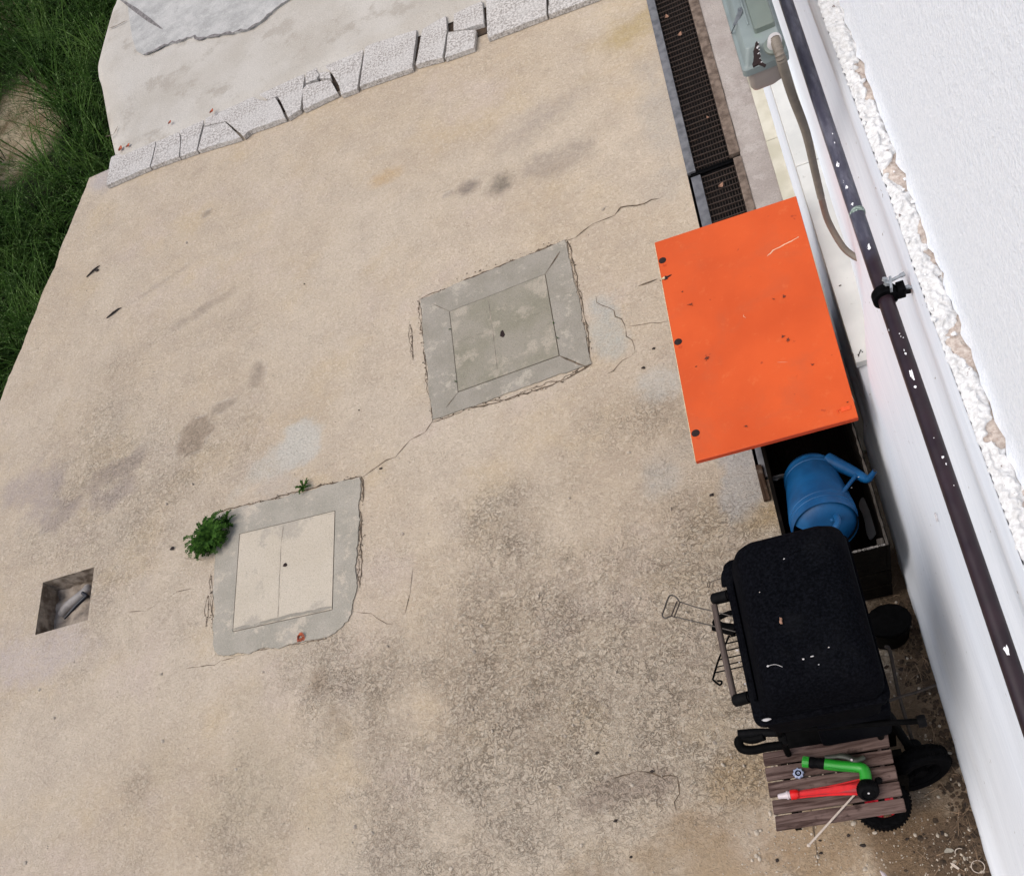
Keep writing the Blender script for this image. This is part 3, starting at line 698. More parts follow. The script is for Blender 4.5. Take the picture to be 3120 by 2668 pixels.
# ---------------------------------------------------------------- the house wall
hw = thing('house_wall', 'white plastered house wall with a coarse render above a crumbled ledge', 'wall', (0.36, 1.5, 0))
LZ = 1.69
def sst(t): t = max(0, min(1, t)); return t*t*(3-2*t)
def wx(y, z):
    x = 0.333+0.004*z
    x += 0.020*sst((z-0.10)/0.12)*(1-sst((z-1.3)/0.5))*0.4       # slight set-back above the plinth
    x -= 0.010*math.exp(-((z-0.13)/0.06)**2)
    x += 0.012*math.exp(-((z-1.52)/0.07)**2) - 0.008*math.exp(-((z-1.62)/0.04)**2)
    rec = sst((y-1.93)/0.10)*0.050 + sst((y-2.05)/0.5)*0.024
    if z > 0.44: x += rec*(1-sst((z-0.50)/0.95))
    x += 0.022*sst((y-2.0)/0.08)*(1-sst(z/0.42))
    x += 0.006*noise.noise(Vector((z*2.5, y*1.3, 2)))+0.0025*noise.noise(Vector((z*9, y*3, 5)))
    return x
bm = BM(); ys = [-1.5+i*0.035 for i in range(310)]; zs = [0, 0.015, 0.04, 0.07, 0.1, .13, .16, .2, .25, .3, .36, .42, .44, .455, .47]+[0.5+i*0.04 for i in range(30)]
zs = [z for z in zs if z < LZ]+[LZ]
g = [[bm.verts.new((wx(y, z)+(0.004*noise.noise(Vector((y*14, 1, 1))) if z < 0.03 else 0), y, z)) for z in zs] for y in ys]
for a, b in zip(g, g[1:]):
    for k in range(len(zs)-1): bm.faces.new((a[k], b[k], b[k+1], a[k+1]))
obj('lower_wall', bm, M_wall, hw, smooth=80)
# crumbled ledge: lumps of mortar with bare patches
UX = 0.383
bm = BM(); ly = bm.verts.layers.float.new('bare')
n = 2100; cols = 20; yy0, yy1 = -0.6, 4.6; g = []
for i in range(n+1):
    y = yy0+(yy1-yy0)*i/n; row = []
    x0 = wx(y, LZ)
    for k in range(cols+1):
        t = k/cols; x = x0+(UX+0.004-x0)*t
        ridge = math.sin(PI*min(1, t*1.15))**0.7 if t < 0.87 else 0.35
        nn = noise.noise(Vector((x*32, y*20, 0)))+.35*noise.noise(Vector((x*80, y*60, 4))); n2 = noise.noise(Vector((x*150, y*95, 3)))+.6*abs(noise.noise(Vector((x*80, y*60, 13)))); n3 = noise.noise(Vector((x*14, y*9, 7)))+.4*noise.noise(Vector((x*60, y*50, 17)))
        lump = max(0, 0.75-abs(nn)*2.2)+0.10*n2
        bare = sst((n3-0.13+0.9*(t-0.62))/0.10)
        h = (0.003+0.013*lump)*ridge*(1-0.8*bare)
        if k == 0: h = 0
        v = bm.verts.new((x+0.004*n2-(0.006*abs(nn) if 0 < k < 4 else 0), y, LZ-0.002+h)); v[ly] = bare
        row.append(v)
    g.append(row)
for a, b in zip(g, g[1:]):
    for k in range(cols): bm.faces.new((a[k], b[k], b[k+1], a[k+1]))
obj('crumbled_ledge', bm, M_crumb, hw, smooth=80)
bm = BM()       # loose lumps sitting on the ledge
for i in range(70):
    y = random.uniform(-0.3, 3.0); t = random.random()
    x = wx(y, LZ)+(UX-wx(y, LZ)-0.004)*t; r = random.choice((0.0015, 0.002, 0.003, 0.004))
    blob(bm, (x, y, LZ+0.004+r*0.5), r, random.uniform(.7, 1.3), random.uniform(.8, 1.6), random.uniform(.5, .9), 2, 0.45, i)
obj('plaster_lump', bm, simple('white_plaster_lumps', (0.68, 0.68, 0.68), 0.9, 0.08, 60, bump=0.4), hw, smooth=60)
bm = BM(); ys2 = [-1.5+i*0.02 for i in range(520)]; zs2 = [LZ+0.002+i*0.03 for i in range(72)]
g = []
for y in ys2:
    g.append([bm.verts.new((UX+0.004*noise.noise(Vector((y*1.5, z*1.5, 0)))+(-0.004+0.010*noise.noise(Vector((y*26, 0, 0))) if i == 0 else 0), y, z+(0.006*noise.noise(Vector((y*30, 5, 0))) if i == 0 else 0))) for i, z in enumerate(zs2)])
for a, b in zip(g, g[1:]):
    for k in range(len(zs2)-1): bm.faces.new((a[k], b[k], b[k+1], a[k+1]))
obj('upper_render', bm, M_render, hw, smooth=80)
# back of the house so that the wall has depth
bm = BM(); prism(bm, [(0.60, -1.5), (3.0, -1.5), (3.0, 9), (0.60, 9)], -0.1, 3.8); prism(bm, [(0.39, 8.9), (0.6, 8.9), (0.6, 9), (0.39, 9)], 0, 3.8)
prism(bm, [(0.40, -1.5), (0.6, -1.5), (0.6, -1.45), (0.40, -1.45)], 0, 3.8)
obj('wall_core', bm, M_render, hw, smooth=0)
# marble window sill
bm = BM()
xs0 = 0.333
prism(bm, [(xs0, 2.075), (0.45, 2.075), (0.45, 3.02), (xs0, 3.02)], 0.452, 0.482)
prism(bm, [(xs0, 3.024), (0.45, 3.024), (0.45, 4.9), (xs0, 4.9)], 0.452, 0.4815)
bmesh.ops.bevel(bm, geom=[e_ for e_ in bm.edges], offset=0.002, segments=1, affect='EDGES')
sill = obj('window_sill', bm, M_marble, hw)
bm = BM()
for i in range(8): 
    y0 = 2.05+i*0.62-0.17
    prism(bm, [(0.3005, max(2.03, y0)), (0.365, max(2.03, y0)), (0.365, y0+0.617), (0.3005, y0+0.617)], -0.05, 0.010)
obj('marble_border', bm, M_marble2, hw, smooth=0)

# ---------------------------------------------------------------- pipe on the wall with its clamp
PXX, PZ, PR = 0.286, 1.63, 0.0152
pp = thing('wall_pipe', 'dark purple-brown steel pipe with white paint drips fixed along the wall', 'pipe', (PXX, 1.2, PZ))
bm = BM(); L_ = []
for i in range(160):
    y = -1.4+i*0.045; L_.append(Vector((PXX+0.0012*math.sin(y*3), y, PZ)))
tube(bm, L_, PR, 28); obj('pipe', bm, M_pipe, pp)
cy_ = zP(750, 450, PZ).y
def drop(px, py, a, b, sd, up=0.0168):
    q = zP(px, py, PZ+up); return q
M_drip = simple('dried_white_paint', (0.80, 0.80, 0.82), 0.5, 0.03)
def drip(zf_, x, y, a, b, amp=.3):
    q = zf_(x, y, PZ+0.014); d = max(-PR*.97, min(PR*.97, q.x-PXX)); bm = BM()
    blob(bm, (0, 0, 0), 1, a*.72, b*.8, .0009, 2, amp+.15, x)
    bmesh.ops.transform(bm, matrix=Matrix.Translation((PXX, q.y, PZ)) @ Matrix.Rotation(math.asin(d/PR), 4, 'Y') @ Matrix.Translation((0, 0, PR-.0002)), verts=bm.verts)
    obj('paint_drip', bm, M_drip, pp)
for it in ((1025, 1060, .0016, .0018), (1045, 1105, .0012, .0013), (1085, 1120, .0015, .0012), (1100, 1330, .0014, .003), (1125, 1385, .0024, .0035), (1215, 1700, .0042, .0085), (1225, 1740, .004, .004), (850, 950, .002, .0065)): drip(zP, *it)
for it in ((262, 95, .0045, .011), (500, 800, .003, .007), (512, 850, .003, .0035), (490, 770, .0025, .003), (660, 1228, .0028, .0035), (678, 1265, .0016, .003), (612, 1125, .0012, .0012), (720, 1380, .0012, .0015)): drip(zW, *it)
for it in ((1690, 1300, .0045, .012), (1735, 1430, .0025, .009), (1760, 1480, .0035, .007), (1805, 1610, .0035, .006), (1650, 1060, .0015, .003), (1665, 1130, .0015, .004)): drip(zL, *it, .35)
drip(dd, 2037, 1316, .004, .011, .4)
bm = BM(); cyp = zL(1850, 1685, PZ).y
lathe(bm, [(PR+0.0006, -0.006), (PR+0.0014, 0), (PR+0.0006, .006)], axis_matrix((PXX, cyp, PZ), (0, 1, 0)), 24); obj('thread_tape', bm, simple('green_tinged_joint', (0.10, 0.17, 0.14), .6, .5, 200, c2=(.35, .42, .38)), pp)
cl = thing('pipe_clamp', '', '', (0, 0, 0)); bpy.data.objects.remove(cl)
bm = BM()
lathe(bm, [(PR+0.0005, -0.0105), (PR+0.0095, -0.0105), (PR+0.010, -0.009), (PR+0.010, 0.009), (PR+0.0095, 0.0105), (PR+0.0005, 0.0105)], axis_matrix((PXX, cy_, PZ), (0, 1, 0)), 32)
box(bm, (PXX+0.030, cy_, PZ+.004), (0.016, 0.024, 0.026), bev=0.002)
clampo = obj('clamp', bm, M_rubber, pp)
def hexnut(bm, c, d, r, h, hole=0):
    lathe(bm, [(r, -h/2), (r, h/2)], axis_matrix(c, d), 6)
bm = BM()
hexnut(bm, (PXX+.043, cy_-.002, PZ+.004), (1, 0, 0), .0075, .008); tube(bm, [(PXX+.038, cy_-.002, PZ+.004), (PXX+.056, cy_-.002, PZ+.004)], .0038, 12)
hexnut(bm, (PXX+.006, cy_+.004, PZ+.031), (.35, .2, 1), .007, .006); hexnut(bm, (PXX+.0035, cy_+.012, PZ+.034), (.35, .3, 1), .006, .005)
box(bm, (PXX+.012, cy_+.002, PZ+.027), (.005, .030, .014), yaw=-.15, bev=.001)
tube(bm, [(PXX+.010, cy_+.010, PZ+.026), (PXX+.040, cy_+.017, PZ+.026)], .0033, 10); lathe(bm, [(.0045, -.004), (.0045, .004)], axis_matrix((PXX+.038, cy_+.0165, PZ+.026), (1, .2, 0)), 12)
obj('bolt', bm, M_zinc, clampo)
bm = BM(); tube(bm, [(PXX+.034, cy_-.012, PZ+.008), (PXX+.046, cy_-.014, PZ+.008)], .0045, 12); obj('bolt', bm, M_rubber, clampo)
bm = BM(); tube(bm, [(PXX+.054, cy_-.002, PZ+.004), (wx(cy_, PZ)+.004, cy_-.002, PZ+.004)], .0052, 12); obj('hanger_rod', bm, M_wall, clampo)

# ---------------------------------------------------------------- wall lamp (sealed strip light) with conduit
LX0, LX1, LY0, LY1, LZT = 0.132, 0.232, 1.925, 3.2, 1.80
lz = lambda x, y, z: zF(x, y, z)
wl = thing('strip_light', 'sage green sealed strip light with a broken end hole and metal clip', 'wall lamp', (0.18, 1.925, 1.75))
bm = BM()
a0 = lz(410, 1420, 1.755); a1 = lz(1410, 1400, 1.755)
x0, x1, y0 = a0.x, a1.x, a0.y+0.001
def RR(x0, x1, y0, y1, r, z): return [Vector((p.x, p.y, z)) for p in rrect(x0, x1, y0, y1, r)]
loft(bm, [RR(x0, x1, y0, LY1, .010, 1.742), RR(x0, x1, y0, LY1, .010, 1.757), RR(x0+.005, x1-.005, y0+.005, LY1-.005, .008, 1.759),
          RR(x0+.008, x1-.008, y0+.008, LY1-.008, .009, 1.763), RR(x0+.014, x1-.012, y0+.016, LY1-.014, .010, 1.793), RR(x0+.016, x1-.014, y0+.018, LY1-.016, .009, 1.795)])
lb = obj('housing', bm, M_teal, wl)
bm = BM()   # raised olive spine of the housing
xr0 = x0+.042
loft(bm, [RR(xr0, x1-.014, y0+.052, LY1-.05, .006, 1.793), RR(xr0+.001, x1-.015, y0+.053, LY1-.05, .006, 1.806), RR(xr0+.008, x1-.018, y0+.062, LY1-.06, .005, 1.810)])
obj('raised_panel', bm, M_teal2, wl)
bm = BM(); box(bm, (x0+.034, (y0+.06+LY1)/2, 1.7955), (.004, LY1-y0-.12, .004), bev=.001); box(bm, (x0+.014, (y0+LY1)/2, 1.7815), (.0035, LY1-y0-.05, .004), bev=.001)
obj('rib', bm, M_teal, wl)
bm = BM()
b0 = lz(500, 1700, 1.70)
loft(bm, [RR(x0+.012, x1-.014, y0+.006, LY1-.02, .012, 1.741), RR(x0+.012, x1-.014, y0+.007, LY1-.02, .012, 1.700), RR(x0+.016, x1-.030, y0+.012, LY1-.03, .012, 1.690)])
obj('diffuser', bm, M_frost, wl)
gc = lz(1010, 860, 1.80); gd = Vector((0.28, -0.55, 0.80)).normalized()
gb = Vector((gc.x, gc.y+.006, 1.792))
bm = BM(); lathe(bm, [(.0225, -.004), (.0225, .001), (.020, .003)], axis_matrix(gb+Vector((0, 0, .002)), Vector((.1, -.2, 1))), 24); obj('boss', bm, M_teal2, wl)
bm = BM(); lathe(bm, [(.0148, 0), (.0155, .004), (.0155, .016), (.0145, .022), (.012, .026), (.009, .0262)], axis_matrix(gb, Vector((.12, -.30, 1))), 20); gl = obj('cable_gland', bm, M_gland, wl)
bm = BM()   # grooves in the gland
hole = [lz(*p, 1.797) for p in ((665, 790), (700, 830), (705, 880), (690, 930), (720, 960), (705, 1010), (740, 1060), (735, 1120), (765, 1175), (790, 1210), (845, 1235), (820, 1275), (760, 1240), (700, 1225), (650, 1250), (600, 1280), (580, 1235), (600, 1180), (610, 1090), (600, 990), (630, 900), (640, 830))]
prism(bm, [(p.x, p.y) for p in hole], 1.7925, 1.7962)
obj('broken_hole', bm, M_hole, wl, smooth=0)
bm = BM()
for k in range(14):
    p = hole[random.randrange(1, 9)]; blob(bm, (p.x+random.uniform(-.002, .001), p.y+random.uniform(-.004, .004), 1.7968), .0011, random.uniform(.8, 2), random.uniform(.8, 2.4), .6, 1, .4, k)
obj('torn_edge', bm, M_gland, wl)
# metal clip
bm = BM()
cp = [lz(340, 150, 1.795), lz(350, 225, 1.80), lz(300, 330, 1.802), lz(250, 490, 1.793), lz(190, 560, 1.775), lz(175, 650, 1.757)]
for a_, b_, wd in ((0, 1, .010), (1, 3, .0125), (3, 5, .004)):
    A, B = cp[a_], cp[b_]; d = (B-A).normalized(); s_ = Vector((1, .15, 0))*wd*.5
    vs = [bm.verts.new(p) for p in (A-s_, A+s_, B+s_, B-s_)]; bm.faces.new(vs)
bmesh.ops.solidify(bm, geom=bm.faces[:], thickness=0.0012)
obj('clip', bm, M_zinc, wl)
bm = BM(); box(bm, (0.285, 2.6, 1.735), (0.13, 0.03, 0.012), bev=.002); obj('bracket', bm, M_zinc, wl)
# conduit: ribbed hose from the gland into the wall above the sill
ge = gb+Vector((.12, -.30, 1)).normalized()*.022
q1 = zF(1150, 1180, 1.79); q2 = zL(1330, 750, 1.62); q3 = zL(1440, 1050, 1.40); q4 = zL(1510, 1350, 1.15); q5 = zO(1190, 120, 0.96); q6 = zO(1230, 250, 0.84); q7 = zO(1310, 390, 0.75); q8 = zO(1375, 450, 0.72)
q9 = zO(1440, 480, .72)
cpts = smoothpts([ge, q1, q2, q3, q4, q5, q6, q7, q8, q9], 60)
tot = 0; rad = []; P_ = []
acc = 0
for i, p in enumerate(cpts):
    if i: acc += (p-cpts[i-1]).length
    k = 0 if p.z < 1.0 else 1
    rad.append(0.0098+0.0009*k*math.sin(acc/0.0058*2*PI)); P_.append(p)
# even resampling so each rib has enough rings
def resample(P, st):
    out = [P[0]]; need = st
    for a_, b_ in zip(P, P[1:]):
        L = (b_-a_).length; pos = 0
        while L-pos >= need:
            pos += need; out.append(a_+(b_-a_)*(pos/L)); need = st
        need -= (L-pos)
    return out
P_ = resample(cpts, 0.0014)
rad = [0.0100+(0.0010 if p.z > 0.98 else 0)*math.sin(i*0.0014/0.0056*2*PI) for i, p in enumerate(P_)]
bm = BM(); tube(bm, P_, rad, 14)
cd = obj('cable_conduit', bm, M_conduit, loc=ge); tagp(cd, 'grey-beige ribbed conduit hanging from the strip light down behind the pipe', 'cable conduit')

# ---------------------------------------------------------------- manhole covers
def ring4(bm, outer, inner, z0, z1):
    n = len(outer)
    V = lambda P, z: [bm.verts.new((p.x, p.y, z)) for p in P]
    ot, it, ob, ib = V(outer, z1), V(inner, z1), V(outer, z0), V(inner, z0)
    for i in range(n):
        j = (i+1) % n
        bm.faces.new((ot[i], ot[j], it[j], it[i])); bm.faces.new((ob[i], ob[j], ot[j], ot[i])); bm.faces.new((it[i], it[j], ib[j], ib[i]))
def lerp_poly(P, n, jit=0.0, sd=0):
    out = []
    for i in range(len(P)):
        a_, b_ = P[i], P[(i+1) % len(P)]
        for k in range(n):
            t = k/n; p = a_+(b_-a_)*t
            if jit: p = p+Vector((noise.noise(Vector((p.x*8, p.y*8, sd)))*jit, noise.noise(Vector((p.x*8, p.y*8, sd+9)))*jit, 0))
            out.append(p)
    return out
def manhole(name, lab, outer, inner, mf, ml, joints, seams):
    c = sum(inner, Vector())/4
    t = thing(name, lab, 'manhole cover', (c.x, c.y, 0), 'cement covers set in the concrete')
    bm = BM(); ring4(bm, [p+Vector((noise.noise(Vector((p.x*60, p.y*60, 2)))*.006, noise.noise(Vector((p.x*60, p.y*60, 9)))*.006, 0)) for p in lerp_poly(outer, 60, .014, 3)], lerp_poly(inner, 60), -0.002, 0.005)
    for j in joints: ribbon(bm, jag(*j[:2], 0.004, 0.03, 2), j[2], 0.0062, 1, 0.8)
    obj('frame', bm, [mf, M_crack], t, smooth=0)
    bm = BM(); g_ = [c+(p-c)*1.002 for p in inner]; prism(bm, g_, 0.0002, 0.0022); obj('joint_dirt', bm, M_crack, t, smooth=0)
    bm = BM(); l_ = [c+(p-c)*0.985 for p in inner]
    prism(bm, lerp_poly(l_, 10), 0.0023, 0.0065)
    for s_ in seams: ribbon(bm, jag(s_[0], s_[1], 0.0015, 0.03, 7), s_[2], 0.0075, 1, 0.8)
    obj('lid', bm, [ml, M_seam], t, smooth=0)
    return t
o1 = [zM1(205, 668), zM1(1328, 216), zM1(1525, 1160), zM1(300, 1600)]
i1 = [zM1(430, 762), zM1(1172, 472), zM1(1282, 1104), zM1(497, 1386)]
m1 = manhole('manhole_cover', 'grey cement manhole cover with mitred frame, left of the orange board', o1, i1, M_frame1, M_lid1,
   [(i1[0], zM1(300, 700), .005), (i1[1], zM1(1285, 300), .011), (i1[2], zM1(1480, 1185), .013), (i1[3], zM1(405, 1505), .005)],
   [(zM1(728, 655), zM1(765, 890), .004), (zM1(765, 890), zM1(778, 1010), .006), (zM1(778, 1010), zM1(808, 1250), .003), (zM1(470, 1010), zM1(760, 905), .003), (zM1(960, 830), zM1(1215, 750), .002)])
bm = BM(); q = zM1(840, 935); blob(bm, (q.x, q.y, .006), .016, .75, 1.3, .3, 2, .3, 1); obj('lifting_hole', bm, M_hole, m1)
o2 = [zM2(350, 705), zM2(1290, 480), zM2(1285, 1290), zM2(1100, 1540), zM2(420, 1650), zM2(330, 1540)]
o2 = [zM2(350, 700), zM2(1325, 455), zM2(1285, 1500), zM2(335, 1675)]
i2 = [zM2(513, 835), zM2(1160, 678), zM2(1142, 1348), zM2(466, 1498)]
def roundish(P, idx, r, n=6):
    out = []
    for i, p in enumerate(P):
        if i in idx:
            a_ = p+(P[i-1]-p).normalized()*r; b_ = p+(P[(i+1) % len(P)]-p).normalized()*r
            for k in range(n+1):
                t = k/n; out.append(a_*(1-t)**2+p*2*t*(1-t)+b_*t*t)
        else: out.append(p)
    return out
m2 = None
c = sum(i2, Vector())/4
t = thing('manhole_cover', 'cream cement manhole cover with rounded grey surround, beside a green weed', 'manhole cover', (c.x, c.y, 0), 'cement covers set in the concrete')
bm = BM(); out2 = roundish(roundish(o2, (2,), 0.20, 12), (15,), 0.07, 6); 
# outer loop resampled to match inner loop count by angle
N_ = 96
def byangle(P, c, N):
    Q = [Vector((p.x, p.y, 0)) for p in P]; res = []
    for k in range(N):
        a = 2*PI*k/N; d = Vector((math.cos(a), math.sin(a), 0)); best = None
        for i in range(len(Q)):
            p, r_ = Q[i]-c, Q[(i+1) % len(Q)]-Q[i]
            den = d.x*r_.y-d.y*r_.x
            if abs(den) < 1e-9: continue
            tt = (p.x*r_.y-p.y*r_.x)/den; uu = (p.x*d.y-p.y*d.x)/den
            if tt > 0 and -1e-6 <= uu <= 1+1e-6: best = tt if best is None else max(best, tt)
        res.append(c+d*best)
    return res
c0 = Vector((c.x, c.y, 0)); OL = byangle(out2, c0, N_*4)
OL = [p+Vector((noise.noise(Vector((p.x*12, p.y*12, 1)))*.013+noise.noise(Vector((p.x*50, p.y*50, 2)))*.006, noise.noise(Vector((p.x*12, p.y*12, 7)))*.013+noise.noise(Vector((p.x*50, p.y*50, 9)))*.006, 0)) for p in OL]
ring4(bm, OL, byangle(i2, c0, N_*4), -0.002, 0.006)
obj('frame', bm, M_frame2, t, smooth=0)
bm = BM(); prism(bm, [c0+(p-c0)*1.002 for p in i2], 0.0002, 0.0022); obj('joint_dirt', bm, M_crack, t, smooth=0)
bm = BM(); prism(bm, [c0+(p-c0)*0.985 for p in i2], 0.0023, 0.0068)
for s_ in ((zM2(812, 770), zM2(795, 900), .004), (zM2(795, 900), zM2(772, 1420), .0035), (zM2(1060, 712), zM2(1150, 700), .003)): ribbon(bm, jag(s_[0], s_[1], 0.0015, 0.03, 7), s_[2], 0.0078, 1, 0.8)
ribbon(bm, jag(zM2(470, 1480), zM2(1140, 1330), .004, .03, 2), 0.022, 0.0079, 2, 0.5)
q = zM2(822, 850)
pts = [Vector((q.x+.035*math.cos(a)*(1+.3*noise.noise(Vector((math.cos(a), math.sin(a), 3)))), q.y+.05*math.sin(a), 0)) for a in [2*PI*i/24 for i in range(24)]]
obj('lid', bm, [M_lid2, M_seam, M_frame1], t, smooth=0)
bm = BM(); q = zM2(822, 1045); blob(bm, (q.x, q.y, .0065), .011, 1.1, .9, .3, 2, .3, 1); obj('lifting_hole', bm, M_hole, t)
m2 = t

# ---------------------------------------------------------------- small open pit
pt = thing('open_pit', 'small square hole in the concrete exposing damp cement sides', 'pit', (-3.487, 2.40, 0))
bm = BM(); PD = -0.13
def wallq(p, q, z0, z1, n=10):
    V = [[bm.verts.new((p[0]+(q[0]-p[0])*i/n+0.008*noise.noise(Vector((i*.9, z*9, p[0]))), p[1]+(q[1]-p[1])*i/n+0.008*noise.noise(Vector((i*.9, z*9, p[1]+5))), z)) for i in range(n+1)] for z in (z0, z0*.7, z0*.45, z0*.25, z1)]
    for a, b in zip(V, V[1:]):
        for k in range(n): bm.faces.new((a[k], a[k+1], b[k+1], b[k]))
wallq((PX0, PY0), (PX1, PY0), PD, 0); wallq((PX1, PY0), (PX1, PY1), PD, 0); wallq((PX1, PY1), (PX0, PY1), PD, 0); wallq((PX0, PY1), (PX0, PY0), PD, 0)
obj('side_wall', bm, M_pitw, pt, smooth=60)
bm = BM(); n = 16
g = [[bm.verts.new((PX0-.02+.37*i/n, PY0-.02+.34*j/n, PD+0.02+0.02*noise.noise(Vector((i*.5, j*.5, 0))))) for i in range(n+1)] for j in range(n+1)]
for j in range(n):
    for i in range(n): bm.faces.new((g[j][i], g[j][i+1], g[j+1][i+1], g[j+1][i]))
obj('pit_floor', bm, simple('pit_mortar', (0.22, 0.175, 0.135), 0.9, 0.3, 14, c2=(0.40, 0.34, 0.28), bump=.5, bs=50, bd=.01), pt)
bm = BM(); za = -0.085
tube(bm, smoothpts([zH(800, 560, za), zH(770, 600, za+.01), zH(620, 720, za), zH(560, 800, za-.02)], 6), [0.023]*19, 16); o = obj('waste_pipe', bm, M_pvc, loc=zH(680, 680, za))
tagp(o, 'dusty grey plastic waste pipe lying inside the square pit', 'pipe')
bm = BM(); zb = -0.052
tube(bm, [zH(745, 610, zb), zH(790, 640, zb)], .010, 10); tube(bm, [zH(780, 635, zb), zH(690, 720, zb), zH(580, 840, zb-.01)], [.011, .010, .006], 10)
o = obj('cable_end', bm, simple('navy_black_rubber', (0.004, 0.005, 0.010), .5), loc=zH(680, 720, zb)); tagp(o, 'black cable end lying on the grey pipe in the pit', 'cable')

# ---------------------------------------------------------------- orange board on the crate
BZ = 0.555
bo = thing('orange_board', 'bright orange chipboard panel with three dark holes laid over the crate', 'board', (0.03, 2.25, BZ-.02))
cor = [zO(185, 372, BZ), zO(1035, 92, BZ), zO(1408, 1418, BZ), zO(432, 1682, BZ)]
bc = sum(cor, Vector())/4
bm = BM(); prism(bm, cor, BZ-0.018, BZ)
bmesh.ops.bevel(bm, geom=[e_ for e_ in bm.edges], offset=0.0015, segments=1, affect='EDGES')
obj('panel', bm, M_orange, bo)
def edge_strip(a, b, th, mat, nm):
    bm = BM(); d = (b-a); n_ = Vector((d.y, -d.x, 0)).normalized()
    if n_.dot(a-bc) < 0: n_ = -n_
    A, B = a+d*.002, b-d*.002; vs = [A, B, B+n_*th, A+n_*th]
    prism(bm, vs, BZ-0.0165, BZ-0.0005); obj(nm, bm, mat, bo, smooth=0)
edge_strip(cor[0], cor[3], 0.0016, M_chip, 'raw_edge'); edge_strip(cor[3], cor[2], 0.0016, M_orange_edge, 'edge_band')
for (x, y) in ((233, 480), (327, 968), (432, 1515)):
    q = zO(x, y, BZ); bm = BM(); lathe(bm, [(.0140, 0.0), (.0140, .0012), (.0125, .0018)], Matrix.Translation((q.x, q.y, BZ-.0002)), 24); obj('hinge_hole', bm, M_hole, bo)
    q = zO(x+14, y+30, BZ); bm = BM(); tube(bm, smoothpts([(q.x-.006, q.y, BZ+.0006), (q.x, q.y-.004, BZ+.0006), (q.x+.006, q.y, BZ+.0006), (q.x, q.y+.004, BZ+.0006)], 4, True), .0008, 6, True); obj('screw_mark', bm, M_orange_edge, bo)
bm = BM(); q = zO(255, 585, BZ); blob(bm, (q.x, q.y, BZ-.001), .012, 1.2, .7, .22, 3, .6, 4); hb = obj('broken_hole', bm, M_hole, bo)
bm = BM()
for k in range(7): blob(bm, (q.x-.012+random.uniform(-.007, .006), q.y+random.uniform(-.006, .010), BZ+.001), .003, random.uniform(.6, 1.5), 1, .5, 1, .4, k)
obj('chipped_edge', bm, M_chip, bo)
M_scr = simple('scratched_pale_core', (0.62, 0.40, 0.27), .9, .1)
def scr(pts, wd, vary=.5): bm = BM(); ribbon(bm, pts, wd, BZ+.0006, 0, vary); obj('scratch', bm, M_scr, bo, smooth=0)
scr(jag(zO(862, 455, BZ), zO(905, 415, BZ), .002, .006, 3)+jag(zO(905, 415, BZ), zO(1045, 342, BZ), .0012, .006, 4)[1:], .0055, .6)
scr(jag(zO(920, 1090, BZ), zO(985, 1090, BZ), .0003, .01, 4), .0014, .4); q = zO(1045, 342, BZ); scr([q+Vector((-.003, 0, 0)), q, q+Vector((.004, .001, 0))], .006, .2)
scr([zO(722, 803, BZ), zO(718, 815, BZ), zO(733, 824, BZ)], .003, .3); scr([zO(1368, 1290, BZ), zO(1385, 1325, BZ)], .003, .3)
bm = BM(); Pq = [zO(*p, BZ) for p in ((1303, 1362), (1362, 1350), (1364, 1372), (1308, 1388))]; prism(bm, Pq, BZ, BZ+.0022); q = zO(1335, 1365, BZ)
lathe(bm, [(.003, 0), (.003, .0032)], Matrix.Translation((q.x, q.y, BZ)), 12)
tube(bm, [zO(1303, 1370, BZ+.002), zO(1282, 1378, BZ+.002), zO(1290, 1395, BZ+.002)], .0014, 8)
bmesh.ops.bevel(bm, geom=[e_ for e_ in bm.edges if e_.calc_length() > .01], offset=.0005, segments=1, affect='EDGES')
obj('latch_plate', bm, simple('orange_painted_metal', (0.66, 0.075, 0.012), .4, .1, 80), bo)
# dead bits lying on the board
for (x, y, s_) in ((402, 745, .008), (503, 1065, .009), (965, 698, .0065), (957, 937, .005), (987, 957, .006), (735, 1473, .005), (1132, 1107, .005), (900, 712, .004), (437, 1115, .003), (1345, 1327, .003), (352, 668, .003)):
    q = zO(x, y, BZ); bm = BM(); blob(bm, (0, 0, 0), s_, random.uniform(.5, 1), random.uniform(.4, .8), .25, 2, .8, x)
    for k in range(2): 
        a = random.uniform(0, 6.28); tube(bm, [(0, 0, 0), (math.cos(a)*s_*1.5, math.sin(a)*s_*1.5, .001)], .0008, 5)
    bmesh.ops.translate(bm, verts=bm.verts, vec=(q.x, q.y, BZ+s_*.2))
    o = obj('dead_flower_bit', bm, simple('rust_brown_bit', (0.12, 0.022, 0.008), .8, .5, 200) if x == 402 else bpy.data.materials['rust_brown_bit'], loc=(q.x, q.y, BZ)); tagp(o, 'tiny dark withered flower bit lying on the orange board', 'plant debris', 'withered bits on the orange board')

